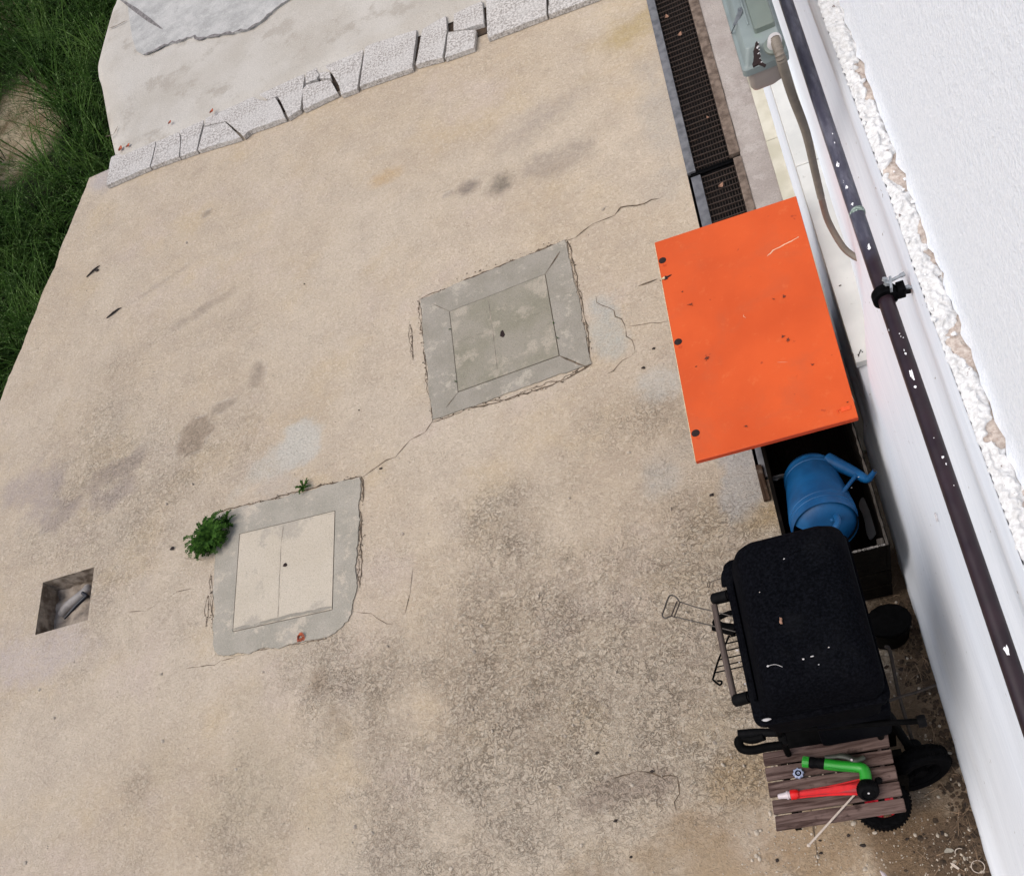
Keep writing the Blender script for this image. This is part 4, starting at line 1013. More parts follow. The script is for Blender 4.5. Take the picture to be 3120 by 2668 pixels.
# ---------------------------------------------------------------- wooden crate, watering can
CZ = 0.40
cr = thing('wooden_crate', 'blackened wooden crate with worn pale rim holding the blue watering can', 'crate', (0.14, 1.75, 0))
k1, k2 = zC(1715, 1410, CZ), zC(150, 240, CZ)
cx0, cx1, cyn, cyf = zC(395, 1310, CZ).x+0.002, zC(1715, 1410, CZ).x, zC(1450, 1500, CZ).y, 2.60
th = 0.013
bm = BM(); box(bm, ((cx0+cx1)/2, (cyn+cyf)/2, .02), (cx1-cx0-.004, cyf-cyn-.004, .012)); obj('bottom', bm, M_cratew, cr, smooth=0)
for k, zz_ in enumerate((0.06, 0.165, 0.27, 0.355)):
    for (c_, s_) in ((((cx0+th/2), (cyn+cyf)/2, zz_), (th, cyf-cyn, .085)), (((cx1-th/2), (cyn+cyf)/2, zz_), (th, cyf-cyn, .085)),
                     (((cx0+cx1)/2, cyn+th/2, zz_), (cx1-cx0-2*th-.002, th, .085)), (((cx0+cx1)/2, cyf-th/2, zz_), (cx1-cx0-2*th-.002, th, .085))):
        bm = BM(); box(bm, c_, s_, bev=.001); obj('slat', bm, M_cratew, cr, smooth=0)
for x_ in (cx0+th+.011, cx1-th-.011):
    for y_ in (cyn+th+.011, cyf-th-.011):
        bm = BM(); box(bm, (x_, y_, .20), (.02, .02, .39)); obj('corner_post', bm, M_crateg, cr, smooth=0)
for c_, s_ in (((cx1-th/2, (cyn+cyf)/2, CZ-.0005), (th*.75, cyf-cyn-.006, .004)), (((cx0+cx1)/2, cyn+th/2, CZ-.0005), (cx1-cx0-2*th, th*.7, .004))):
    bm = BM(); long_y = s_[1] > s_[0]; n_ = 60; A_, B_ = [], []
    for k in range(n_+1):
        t_ = k/n_-.5; e1, e2_ = random.uniform(.25, .5), random.uniform(.25, .5)
        if random.random() < .1: e1 = e2_ = .08
        if long_y: A_.append((c_[0]-s_[0]*e1, c_[1]+s_[1]*t_)); B_.append((c_[0]+s_[0]*e2_, c_[1]+s_[1]*t_))
        else: A_.append((c_[0]+s_[0]*t_, c_[1]-s_[1]*e1)); B_.append((c_[0]+s_[0]*t_, c_[1]+s_[1]*e2_))
    prism(bm, A_+B_[::-1], CZ-.002, CZ+.0012); bmesh.ops.triangulate(bm, faces=bm.faces[:])
    obj('worn_rim', bm, M_crateg if long_y else wood('bleached_crate_rim', (0.03, .027, .024), (.27, .25, .23), (.02, .018, .015), 1, sc=2), cr, smooth=0)
bm = BM()   # crumpled grey sheet inside the crate
Pq = smoothpts([zC(1390, 830, .22), zC(1450, 950, .22), (zC(1560, 1210, .22)), zC(1490, 1340, .22), zC(1440, 1280, .22), zC(1400, 1080, .22), zC(1340, 920, .22)], 5, True)
prism(bm, Pq, .20, .206); bmesh.ops.triangulate(bm, faces=bm.faces[:]); o = obj('plastic_sheet', bm, M_bag, loc=zC(1450, 1100, .2)); tagp(o, 'torn dark grey plastic sheet inside the crate, between can and wall', 'plastic sheet')
bm = BM(); blob(bm, zC(350, 620, .30), .012, 2.2, .6, .5, 2, .6, 3); o = obj('torn_rag', bm, M_bag, loc=zC(350, 620, .30)); tagp(o, 'small torn grey rag at the crate edge left of the watering can', 'rag')

wc = thing('watering_can', 'blue plastic watering can lying on its side in the black crate', 'watering can', zC(850, 800, .30))
B0 = zC(745, 560, .33); T0 = zC(900, 1075, .42)
B0.z = .31; T0.z = .40
ax = (T0-B0).normalized(); LEN = (T0-B0).length
Mx = axis_matrix(B0, ax)
# make local X lie to the right in the picture
xr = Vector((1, 0, 0)); xr = (xr-ax*xr.dot(ax)).normalized(); yr = ax.cross(xr)
Mx = Matrix(((xr.x, yr.x, ax.x, B0.x), (xr.y, yr.y, ax.y, B0.y), (xr.z, yr.z, ax.z, B0.z), (0, 0, 0, 1)))
rB, rT = 0.086, 0.104
bm = BM()
prof = [(rB*.80, -.026), (rB*.93, -.020), (rB, -.006), (rB+.0025, 0), (rB+.0025, .002), (rB+.001, .004), (rB+.002, .024), (rB+.0045, .026), (rB+.0045, .028), (rB+.002, .030)]
for k in range(1, 9): prof.append((rB+.002+(rT-rB)*k/9, .030+(LEN-.045)*k/9))
prof += [(rT+.0025, LEN-.010), (rT+.0025, LEN-.008), (rT, LEN-.006), (rT, LEN+.012), (rT+.0025, LEN+.014), (rT+.0025, LEN+.016), (rT, LEN+.018), (rT-.002, LEN+.05)]
lathe(bm, prof, Mx, 48, cap1=False); obj('body', bm, M_blue, wc)
bm = BM(); lathe(bm, [(rT-.004, LEN+.045), (rT-.006, LEN-.05), (.001, LEN-.06)], Mx, 32, cap0=False); obj('inside', bm, M_bluein, wc)
bm = BM()   # half dome closing most of the mouth
nu, nv = 28, 12; g = []
for j in range(nv+1):
    ph = PI/2*j/nv; row = []
    for i in range(nu+1):
        a = PI*.25-PI*0.64+PI*1.28*i/nu
        r_ = rT*math.cos(ph); row.append(bm.verts.new(Mx @ Vector((r_*math.cos(a)*1.0, r_*math.sin(a), LEN+.016+.062*math.sin(ph)))))
    g.append(row)
for a, b in zip(g, g[1:]):
    for k in range(nu): bm.faces.new((a[k], a[k+1], b[k+1], b[k]))
bmesh.ops.remove_doubles(bm, verts=bm.verts, dist=.0003)
bmesh.ops.solidify(bm, geom=bm.faces[:], thickness=.002)
obj('half_dome', bm, M_blue, wc)
bm = BM()
h0 = zC(1065, 1080, .50); h1 = zC(1085, 1150, .53); h2 = zC(1040, 1240, .53); h3 = zC(950, 1320, .50); h4 = zC(850, 1400, .46)
tube(bm, smoothpts([h0+Vector((0, 0, -.03)), h0, h1, h2, h3, h4], 6), [.006, .0075]+[.0095]*28+[.009], 12, flat=.8); blob(bm, zC(1020, 1130, .495), .010, .8, .8, .7, 2, .1, 2)
obj('handle', bm, M_blue, wc)
bm = BM()
s0 = zC(960, 400, .36); s1 = zC(1130, 480, .37); s2 = zC(1290, 560, .385); s3 = zC(1400, 620, .40); s4 = zC(1450, 635, .41); s5 = zC(1490, 600, .425); s6 = zC(1535, 535, .445)
SP = smoothpts([s0, s1, s2, s3, s4, s5, s6], 6); rr_ = []
for i in range(len(SP)):
    t_ = i/(len(SP)-1); rr_.append(.0165*(1-t_)**1.2+.0078)
tube(bm, SP, rr_, 14); d = (SP[-1]-SP[-3]).normalized()
sp = obj('spout', bm, M_blue, wc)
bm = BM(); lathe(bm, [(.0062, 0), (.0062, .0008)], axis_matrix(SP[-1]+d*.0002, d), 16); obj('mouth', bm, M_bluein, sp)
bm = BM(); b0 = zC(1100, 850, .47); b1 = zC(1310, 590, .40); tube(bm, [b0, b0.lerp(b1, .5), b1], [.0075, .0065, .007], 12); obj('brace', bm, M_blue, wc)
for (x, y) in ((965, 708), (1245, 742), (1330, 612)):
    bm = BM(); q = zC(x, y, .47 if x < 1000 else .43); tube(bm, [q, q+Vector((.003, .001, 0)), q+Vector((.004, -.001, 0))], .0009, 6); obj('bird_dropping', bm, M_gland, wc)
# brown plank end and steel sheet beside the crate
bm = BM(); Pq = [zC(85, 480, .01), zC(160, 470, .01), zC(270, 890, .01), zC(190, 905, .01)]; prism(bm, Pq, 0.004, 0.02); bmesh.ops.bevel(bm, geom=bm.edges[:], offset=.001, segments=1, affect='EDGES')
o = obj('wood_offcut', bm, wood('wet_brown_wood', (.03, .018, .012), (.085, .055, .038), (.16, .13, .11), 1), loc=zC(180, 690, 0)); tagp(o, 'short brown wood offcut lying on the ground along the crate', 'wood offcut')

# ---------------------------------------------------------------- barbecue
bb = thing('barbecue', 'black charcoal barbecue trolley with closed speckled lid and wooden front handle', 'barbecue', (-0.02, 1.02, 0))
bbx0, bbx1, bby0, bby1 = -0.188, 0.135, 0.795, 1.268
def lring(x0, x1, y0, y1, r, z, skew=0): return [Vector((p.x+skew, p.y, z)) for p in rrect(x0, x1, y0, y1, r, 8)]
bm = BM()
loft(bm, [lring(-.172, .132, .800, 1.262, .035, .852), lring(-.174, .134, .798, 1.264, .036, .868), lring(-.168, .134, .802, 1.262, .038, .90), lring(-.158, .128, .806, 1.258, .045, .945),
          lring(-.148, .112, .815, 1.248, .05, .975), lring(-.135, .095, .826, 1.235, .05, .992), lring(-.118, .078, .842, 1.220, .045, 1.0), lring(-.09, .05, .87, 1.19, .04, 1.003)])
for v in bm.verts: v.co.z += 0.0015*noise.noise(v.co*9)
lid = obj('lid', bm, M_enamel, bb, smooth=60)
bm = BM(); loft(bm, [lring(-.15, .11, .83, 1.23, .05, .62), lring(-.178, .125, .805, 1.255, .04, .70), lring(-.19, .137, .792, 1.27, .03, .825), lring(-.198, .142, .786, 1.276, .028, .832), lring(-.198, .142, .786, 1.276, .028, .850), lring(-.188, .135, .795, 1.268, .028, .851)])
obj('bowl', bm, M_enamel, bb, smooth=50)
bm = BM(); box(bm, (-.182, 1.03, .858), (.010, .35, .020), bev=.003); box(bm, (-.166, 1.03, .885), (.007, .045, .016), bev=.002); obj('lid_rib', bm, M_enamel, lid)
bm = BM(); q = zQ(818, 1358, .858); blob(bm, (q.x, q.y-.002, .860), .010, 1.15, .45, .25, 2, .2, 2); obj('white_flake', bm, M_gland, lid)
for k in range(22):
    bm = BM(); t_ = random.random(); q = zQ(905+445*t_, 1333-130*t_, .856); blob(bm, (q.x+random.uniform(-.002, .002), q.y+random.uniform(-.002, .002), .857), random.choice((.0012, .002, .0028)), random.uniform(.8, 2), .7, .6, 1, .4, k); obj('white_flake', bm, M_gland, lid)
for (x, y, s_) in ((940, 235, .0032), (1075, 937, .003), (1140, 918, .003), (828, 985, .003), (1185, 975, .0018), (1255, 855, .0016), (770, 468, .0016), (612, 875, .003), (628, 960, .0034), (668, 1110, .002)):
    zz_ = 1.003 if x > 700 else .86; q = zQ(x, y, zz_); bm = BM(); blob(bm, (q.x, q.y, zz_), s_, random.uniform(.8, 1.6), random.uniform(.5, 1), .35, 1, .4, x); obj('bird_dropping', bm, M_gland, lid)
bm = BM()
tube(bm, smoothpts([zQ(828, 985, 1.003), zQ(880, 975, 1.003), zQ(930, 992, 1.003)], 5), .0006, 5)
obj('bird_dropping', bm, M_gland, lid)
bm = BM(); q = zQ(920, 670, 1.004); blob(bm, (q.x, q.y, 1.006), .007, .5, 1.4, .35, 2, .4, 4); o = obj('dry_leaf', bm, M_leafp, loc=(q.x, q.y, 1.004)); tagp(o, 'small dry tan leaf lying on the black barbecue lid', 'leaf')
hd = bpy.data.objects.new('handle', None); C.objects.link(hd); hd.parent = bb; OFF[hd.name] = OFF[bb.name]
for (a_, b_) in ((zQ(440, 520, .82), zQ(560, 490, .84)), (zQ(590, 1232, .82), zQ(705, 1200, .84))):
    bm = BM(); tube(bm, [a_, b_], .017, 12); 
    bmesh.ops.bevel(bm, geom=[e_ for e_ in bm.edges if len([f for f in e_.link_faces if len(f.verts) > 4])], offset=.004, segments=2, affect='EDGES'); obj('handle_bracket', bm, M_blackp, hd)
bm = BM(); tube(bm, smoothpts([zQ(452, 560, .82), zQ(500, 800, .82), zQ(540, 980, .82), zQ(592, 1205, .82)], 5), .0088, 12); obj('grip_rod', bm, M_rod, hd)
# frame: legs, side tubes, shelf
def tb(name, pts, r, mat, parent, sm=True, seg=10):
    bm = BM(); tube(bm, smoothpts(pts, 6) if sm else pts, r, seg); return obj(name, bm, mat, parent)
tb('side_tube', [zQ(625, 1455, .62), zQ(800, 1445, .62), zQ(1100, 1425, .61), zQ(1500, 1395, .60), zQ(1895, 1372, .58)], .0085, M_black, bb)
tb('push_handle', [zQ(930, 1540, .60), zQ(820, 1555, .60), zQ(720, 1575, .60), zQ(650, 1565, .60), zQ(622, 1520, .61), zQ(650, 1490, .61), zQ(720, 1500, .61), zQ(800, 1475, .62)], .0135, M_black, bb)
bm = BM(); tube(bm, [zQ(618, 1462, .62), zQ(740, 1452, .62), zQ(890, 1452, .62)], .0125, 12); box(bm, zQ(930, 1490, .60), (.024, .045, .02), bev=.004); obj('sleeve', bm, M_blackp, bb)
for (lx, ly) in ((-.155, .83), (.11, .83), (-.155, 1.235), (.11, 1.235)):
    bm = BM(); tube(bm, [(lx, ly, .72), (lx, ly, .02)], .0095, 10); obj('leg', bm, M_black, bb)
bm = BM(); box(bm, (-.02, 1.03, .28), (.30, .42, .016), bev=.004); obj('shelf', bm, M_black, bb)
bm = BM(); box(bm, (.045, 1.02, .55), (.20, .40, .25), bev=.02); obj('fire_box', bm, M_enamel, bb)
tb('rear_rail', [zQ(1655, 850, .26), zQ(1685, 890, .24), zQ(1745, 1180, .20), zQ(1845, 1520, .12)], .0058, M_brownm, bb)
tb('cross_rod', [zQ(1560, 1270, .34), zQ(1760, 1200, .31), zQ(1860, 1172, .30), zQ(2004, 1120, .30)], .0046, M_brownm, bb)
bm = BM(); a_ = zQ(1905, 1372, .58); lathe(bm, [(.016, -.01), (.018, 0), (.016, .012)], axis_matrix(a_, (1, 0, .1)), 16); obj('end_cap', bm, M_blackp, bb)
# wire warming rack hanging on the front
rk = thing('wire_rack', 'black wire rack with a curled hook sticking out under the barbecue handle', 'wire rack', zR(700, 1000, .55))
bm = BM(); rz = .56
A = [zR(760, 690, rz), zR(700, 830, rz), zR(620, 1010, rz), zR(565, 1190, rz), zR(540, 1280, rz), zR(620, 1350, rz), zR(655, 1340, rz), zR(655, 1305, rz), zR(600, 1300, rz)]
tube(bm, smoothpts(A[:5], 4)[:-1]+smoothpts(A[4:], 5), .0032, 8)
def onA(t): 
    i = min(int(t*3), 2); f = t*3-i; return A[i].lerp(A[i+1], f)
for k, t_ in enumerate((.05, .26, .47, .68, .86, 1.0)):
    p = onA(t_); tube(bm, [p, p+Vector((.17, 0.002, .0))], .0022, 6)
tube(bm, [onA(0)+Vector((.16, 0, 0)), onA(1)+Vector((.11, 0, 0))], .003, 6)
obj('rack_wire', bm, M_black, rk)
# grilling basket handle
gb_ = thing('grill_basket', 'long silver wire grill basket handle poking out over the concrete', 'grill basket', zQ(280, 630, .5))
gz = .60; bm = BM()
hp = [zQ(205, 530, gz), zQ(180, 500, gz), zQ(148, 490, gz), zQ(128, 512, gz), zQ(100, 590, gz), zQ(88, 630, gz), zQ(108, 650, gz), zQ(150, 635, gz)]
tube(bm, smoothpts(hp, 6), .0024, 8)
tube(bm, [zQ(205, 535, gz), zQ(330, 575, gz), zQ(440, 600, gz), zQ(600, 645, gz)], .0019, 8); tube(bm, [zQ(150, 635, gz), zQ(320, 675, gz), zQ(440, 705, gz), zQ(600, 745, gz)], .0019, 8)
obj('handle_wire', bm, M_wire, gb_)
bm = BM()
lp = [zQ(190, 532, gz+.003), zQ(212, 538, gz+.003), zQ(170, 645, gz+.003), zQ(150, 638, gz+.003)]; tube(bm, lp, .0022, 8, True)
obj('sliding_lock', bm, M_brownm, gb_)
bm = BM(); tube(bm, [zQ(450, 700, gz-.02), zQ(520, 720, gz-.02), zQ(600, 735, gz-.02)], [.018, .017, .02], 12); tube(bm, smoothpts([zQ(450, 690, gz-.02), zQ(480, 650, gz-.02), zQ(560, 615, gz-.02), zQ(620, 610, gz-.02)], 5), .0085, 10)
o = obj('tong_handle', bm, M_black, bb)
bm = BM(); tube(bm, smoothpts([zQ(525, 368, .3), zQ(470, 380, .3), zQ(430, 398, .3), zQ(405, 405, .3), zQ(408, 435, .3), zQ(420, 425, .3), zQ(422, 400, .3)], 5), .0013, 6); o = obj('bent_wire', bm, M_brownm, loc=zQ(470, 390, .3)); tagp(o, 'thin bent dark wire sticking out left of the barbecue lid', 'wire')
tb('leg', [zQ(560, 300, .84), zQ(530, 350, .83), zQ(535, 430, .82)], .012, M_enamel, bb).name = 'lid_hinge'
# bucket between barbecue and wall
bk = thing('bucket', 'round black lidded bucket standing between the barbecue and the white wall', 'bucket', (.236, 1.285, 0))
bc_ = (.236, 1.285)
bm = BM(); lathe(bm, [(.060, 0), (.064, .01), (.070, .125), (.074, .13), (.074, .140)], Matrix.Translation((bc_[0], bc_[1], 0)), 14, sy=.82); obj('tub', bm, M_black, bk)
bm = BM(); lathe(bm, [(.072, .1405), (.071, .150), (.060, .153)], Matrix.Translation((bc_[0], bc_[1], 0)), 14, sy=.82); obj('lid', bm, M_black, bk)
# second crate under the barbecue end
c2 = thing('slatted_box', 'dark slatted wooden box on the ground, half hidden under the barbecue and stool', 'box', (0.02, .80, 0))
bm = BM(); zt = .22
for k in range(6):
    a_, b_ = zQ(965+k*92, 1462-k*6, zt), zQ(1020+k*92, 1420-k*7, zt)
    box(bm, (a_.x+.018, .83, zt), (.034, .16, .010), bev=.001)
obj('slat', bm, M_crateg, c2, smooth=0)
bm = BM(); box(bm, (0.03, .83, zt-.03), (.27, .014, .05)); box(bm, (0.03, .905, zt-.1), (.27, .012, .19)); box(bm, (0.03, .75, zt-.1), (.27, .012, .19)); obj('side', bm, M_cratew, c2, smooth=0)

# ---------------------------------------------------------------- sack truck behind the stool
tk = thing('hand_truck', 'small black tubular hand truck with one red-rimmed wheel pushed under the stool', 'hand truck', (.15, .80, 0))
tb('frame_tube', [zQ(1380, 1310, .47), zQ(1480, 1292, .46), zQ(1570, 1285, .45), zQ(1640, 1300, .42), zQ(1690, 1350, .36), zQ(1750, 1450, .25), zQ(1830, 1570, .15)], .0130, M_black, tk, seg=14)
bm = BM(); blob(bm, zQ(1848, 1555, .13), .027, 1, 1, 1, 3, .06, 2); obj('axle_cap', bm, M_blackp, tk)
def wheel(c, d, R_, w_, rimm):
    wm = bpy.data.objects.new('wheel', None); C.objects.link(wm); wm.parent = tk; OFF[wm.name] = OFF[tk.name]
    M_ = axis_matrix(c, d)
    bm = BM(); prof = [(R_*.62, -w_*.45), (R_*.72, -w_*.5), (R_*.9, -w_*.48), (R_*.985, -w_*.3), (R_, 0), (R_*.985, w_*.3), (R_*.9, w_*.48), (R_*.72, w_*.5), (R_*.62, w_*.45)]
    lathe(bm, prof, M_, 48, cap0=False, cap1=False)
    for k in range(44):
        a = 2*PI*k/44
        for s_ in (-1, 1):
            a2 = a+(.07 if s_ > 0 else 0)
            p = M_ @ Vector((math.cos(a2)*R_*.985, math.sin(a2)*R_*.985, s_*w_*.24)); box(bm, p, (.007, .005, .009), M=(M_.to_3x3() @ Matrix.Rotation(a2, 3, 'Z')).to_4x4())
    obj('tyre', bm, M_rubber, wm)
    bm = BM(); lathe(bm, [(R_*.63, -w_*.42), (R_*.60, -w_*.30), (R_*.55, -w_*.1), (R_*.55, w_*.1), (R_*.60, w_*.30), (R_*.63, w_*.42)], M_, 40, cap0=False, cap1=False)
    for k in range(5):
        a = 2*PI*k/5+.3; p0 = M_ @ Vector((math.cos(a)*.012, math.sin(a)*.012, 0)); p1 = M_ @ Vector((math.cos(a)*R_*.60, math.sin(a)*R_*.60, 0)); tube(bm, [p0, p1], [.012, .015], 8)
    lathe(bm, [(.022, -w_*.4), (.024, 0), (.022, w_*.4)], M_, 20); obj('rim', bm, rimm, wm)
wheel(zT(1290, 712, .12), (0.05, .10, 1), .083, .05, M_redrim)
wheel(zT(1600, 400, .10), (.22, -1.0, .20), .100, .060, M_rubber)
bm = BM(); tube(bm, [zT(1300, 705, .12), zT(1610, 410, .10)], .008, 8); obj('axle', bm, M_black, tk)

# ---------------------------------------------------------------- slatted stool
SZ = .40
stl = thing('slatted_stool', 'small folding wooden stool with five weathered brown slats, carrying the spray gun', 'stool', (-.05, .72, 0))
SL = [((238, 266), (1338, 95), (1356, 212), (256, 380)), ((258, 398), (1366, 232), (1391, 352), (278, 514)), ((284, 530), (1400, 370), (1427, 500), (303, 656)), ((322, 682), (1436, 514), (1466, 637), (338, 806)), ((348, 820), (1474, 660), (1502, 776), (360, 950))]
for k, q4_ in enumerate(SL):
    P4 = [zT(*p, SZ+random.uniform(-.0008, .0008)) for p in q4_]
    bm = BM(); prism(bm, P4, SZ-.012, SZ+random.uniform(0, .0015)); bmesh.ops.bevel(bm, geom=bm.edges[:], offset=.0018, segments=2, affect='EDGES'); obj('slat', bm, M_stool, stl, smooth=35)
for (xa, ya, xb, yb) in ((400, 250, 560, 950), (1015, 150, 1070, 860), (1200, 120, 1300, 800)):
    a_, b_ = zT(xa, ya, SZ-.02), zT(xb, yb, SZ-.02); bm = BM(); d = b_-a_
    box(bm, (a_+b_)/2, (.018, d.length*.97, .018), yaw=math.atan2(d.y, d.x)-PI/2, bev=.001); obj('cross_rail', bm, M_cratew, stl, smooth=0)
for sx_ in (-.185, .095):
    for dy in (1, -1):
        bm = BM(); tube(bm, [(sx_+(.018 if dy > 0 else 0), .752+dy*.055, .015), (sx_+(.018 if dy > 0 else 0), .728-dy*.09, SZ-.015)], .010, 4); obj('leg', bm, M_stool, stl, smooth=0)

# --- spray gun
TZ = SZ+.0015
sg = thing('spray_gun', 'bright green garden hose spray gun with black head lying on the stool', 'spray gun', zT(900, 400, TZ))
gz = TZ+.017
bm = BM(); pts = smoothpts([zT(785, 362, gz), zT(900, 378, gz), zT(1040, 390, gz+.001), zT(1115, 402, gz+.003), zT(1140, 450, gz+.004), zT(1145, 505, gz+.004)], 7)
rr_ = []
for i in range(len(pts)):
    t_ = i/(len(pts)-1); rr_.append(.0168-.0014*math.sin(PI*t_))
tube(bm, pts, rr_, 20, flat=1.0); bd_ = obj('body', bm, M_green, sg)
bm = BM(); tube(bm, [zT(790, 400, gz+.010), zT(820, 396, gz+.012), zT(940, 418, gz+.011), zT(1050, 432, gz+.011)], .0014, 6); obj('moulded_line', bm, simple('darker_green', (.008, .20, .012), .5), sg)
bm = BM(); a_, b_ = zT(650, 349, gz), zT(782, 362, gz); d = (b_-a_)
lathe(bm, [(.0125, 0), (.0165, .002), (.0172, .012), (.0150, .016), (.0148, .026), (.0165, .030), (.0165, d.length), (.014, d.length+.001)], axis_matrix(a_, d), 24); obj('coupling', bm, M_blackp, sg)
bm = BM(); a_, b_ = zT(588, 342, gz), zT(648, 349, gz); d = b_-a_; prof = [(.012, 0), (.0150, .001), (.0158, .003), (.0158, d.length)]
lathe(bm, prof, axis_matrix(a_, d), 32)
for k in range(16):
    a = 2*PI*k/16; p = axis_matrix(a_, d) @ Vector((math.cos(a)*.0158, math.sin(a)*.0158, d.length*.5)); box(bm, p, (.0014, .0014, d.length*.85), M=d.normalized().to_track_quat('Z', 'Y').to_matrix().to_4x4())
obj('collar', bm, M_green, sg)
bm = BM(); hc = zT(1162, 585, gz+.006); hdv = (zT(1175, 640, gz)-zT(1145, 500, gz)).normalized()
hax = Vector((hdv.x*.8, hdv.y*.8, .62)).normalized()
lathe(bm, [(.017, -.022), (.024, -.019), (.0285, -.010), (.0300, .002), (.0295, .014), (.0265, .020), (.020, .0225), (.0195, .018), (.004, .017)], axis_matrix(hc, hax), 32, cap0=True)
for k in range(28):
    a = 2*PI*k/28; p = axis_matrix(hc, hax) @ Vector((math.cos(a)*.0297, math.sin(a)*.0297, .004)); box(bm, p, (.002, .002, .018), M=hax.to_track_quat('Z', 'Y').to_matrix().to_4x4())
hh = obj('spray_head', bm, M_blackp, sg); hh.name = 'spray_head'
bm = BM(); lathe(bm, [(.003, 0), (.003, .0015)], axis_matrix(hc+hax*.0175, hax), 10); obj('centre_pin', bm, M_gland, sg)
bm = BM(); tube(bm, smoothpts([zT(785, 305, gz+.004), zT(850, 300, gz+.006), zT(930, 292, gz+.008), zT(990, 305, gz+.010), zT(1050, 332, gz+.010), zT(1100, 320, gz+.008), zT(1135, 300, gz+.006)], 5), [.0045]+[.0062]*8+[.0085]*14+[.007]*7+[.003], 10, flat=.5)
tr = obj('trigger', bm, simple('dark_olive_lever', (.022, .026, .018), .5, .3), sg)
bm = BM(); q = zT(1021, 328, gz+.016); lathe(bm, [(.0032, -.004), (.0032, .001)], Matrix.Translation(q), 12); obj('pivot_pin', bm, M_white, tr)
bm = BM(); q = zT(1255, 510, TZ+.008); blob(bm, (q.x, q.y, TZ+.008), .011, 1, 1, .7, 2, .1, 3); tube(bm, [(q.x, q.y, TZ+.008), (hc.x, hc.y, TZ+.012)], .006, 8); obj('selector_tab', bm, M_blackp, sg)
# --- red bundle with white tip
rb = thing('red_nozzle_brush', 'red ribbed plastic brush with white pointed tip lying on the stool', 'brush', zT(750, 610, TZ))
bm = BM(); a_ = zT(545, 630, TZ+.012); b_ = zT(1110, 560, TZ+.012); ax_ = (b_-a_); sd_ = Vector((-ax_.y, ax_.x, 0)).normalized()
for k in range(17):
    u = (k-8)/8; v = math.cos(u*PI/2)
    st_ = a_+sd_*u*.010+Vector((0, 0, v*.009-.004)); en = b_+sd_*(u*.0225)+Vector((0, 0, v*.010-.004))
    mid = st_.lerp(en, .55)-sd_*u*.003
    tube(bm, smoothpts([st_, mid, en], 5), [.0013]*5+[.0019]*5+[.0016], 6)
core = [a_+(b_-a_)*t_ for t_ in (0, .3, .6, .98)]; obj('bristle', bm, M_red, rb)
bm = BM(); tube(bm, core, [.0085, .0095, .012, .0185], 14, flat=.42); obj('core', bm, simple('dark_red_plastic', (0.25, .003, .006), .5), rb)
bm = BM(); c_ = zT(485, 634, TZ+.012); lathe(bm, [(.0125, 0), (.0150, .001), (.0150, .014), (.0125, .022), (.010, .024)], axis_matrix(c_, ax_), 24); obj('collar', bm, M_redcol, rb)
bm = BM(); c_ = zT(375, 650, TZ+.010); d_ = zT(480, 634, TZ+.012)-c_; L = d_.length
lathe(bm, [(.0052, 0), (.0075, .002), (.0100, L*.70), (.0103, L*.74)], axis_matrix(c_, d_), 16); lathe(bm, [(.0128, L*.74), (.0128, L*.88), (.0112, L*.88), (.0112, L*1.02)], axis_matrix(c_, d_), 16)
obj('tip', bm, M_white, rb)
# --- hexagonal cap and stick
q = zT(556, 450, TZ); bm = BM()
outer = [Vector((q.x+.0148*math.cos(2*PI*k/64)*(1+.09*math.cos(8*2*PI*k/64)), q.y+.0148*math.sin(2*PI*k/64)*(1+.09*math.cos(8*2*PI*k/64)), 0)) for k in range(64)]
def circ(r): return [Vector((q.x+r*math.cos(2*PI*k/64), q.y+r*math.sin(2*PI*k/64), 0)) for k in range(64)]
lo = lambda P, z: [Vector((p.x, p.y, z)) for p in P]
loft(bm, [lo(outer, TZ), lo(outer, TZ+.010), lo(circ(.0125), TZ+.0125), lo(circ(.0095), TZ+.0125), lo(circ(.0090), TZ+.006)], cap1=False)
hx = thing('tap_connector', 'pale blue octagonal tap connector ring lying left on the stool', 'hose connector', (q.x, q.y, TZ))
obj('ring', bm, M_pblue, hx)
bm = BM(); lathe(bm, [(.0089, .0065), (.0089, .0068)], Matrix.Translation((q.x, q.y, TZ)), 24); obj('washer', bm, M_rubber, hx)
bm = BM(); lathe(bm, [(.0045, .0068), (.0045, .011), (.0022, .011), (.0022, .0072)], Matrix.Translation((q.x, q.y, TZ)), 20, cap0=True); obj('nipple', bm, M_pblue, hx)
bm = BM(); a_ = zT(1075, 602, TZ+.004); b_ = zT(645, 1075, TZ+.006)
tube(bm, [a_, a_.lerp(b_, .5), b_], [.0030, .0032, .0034], 8); blob(bm, b_, .0058, 1, 1, .8, 2, .1, 1)
o = obj('plastic_stick', bm, M_bone, loc=a_); tagp(o, 'thin off-white plastic stick projecting over the front edge of the stool', 'stick')

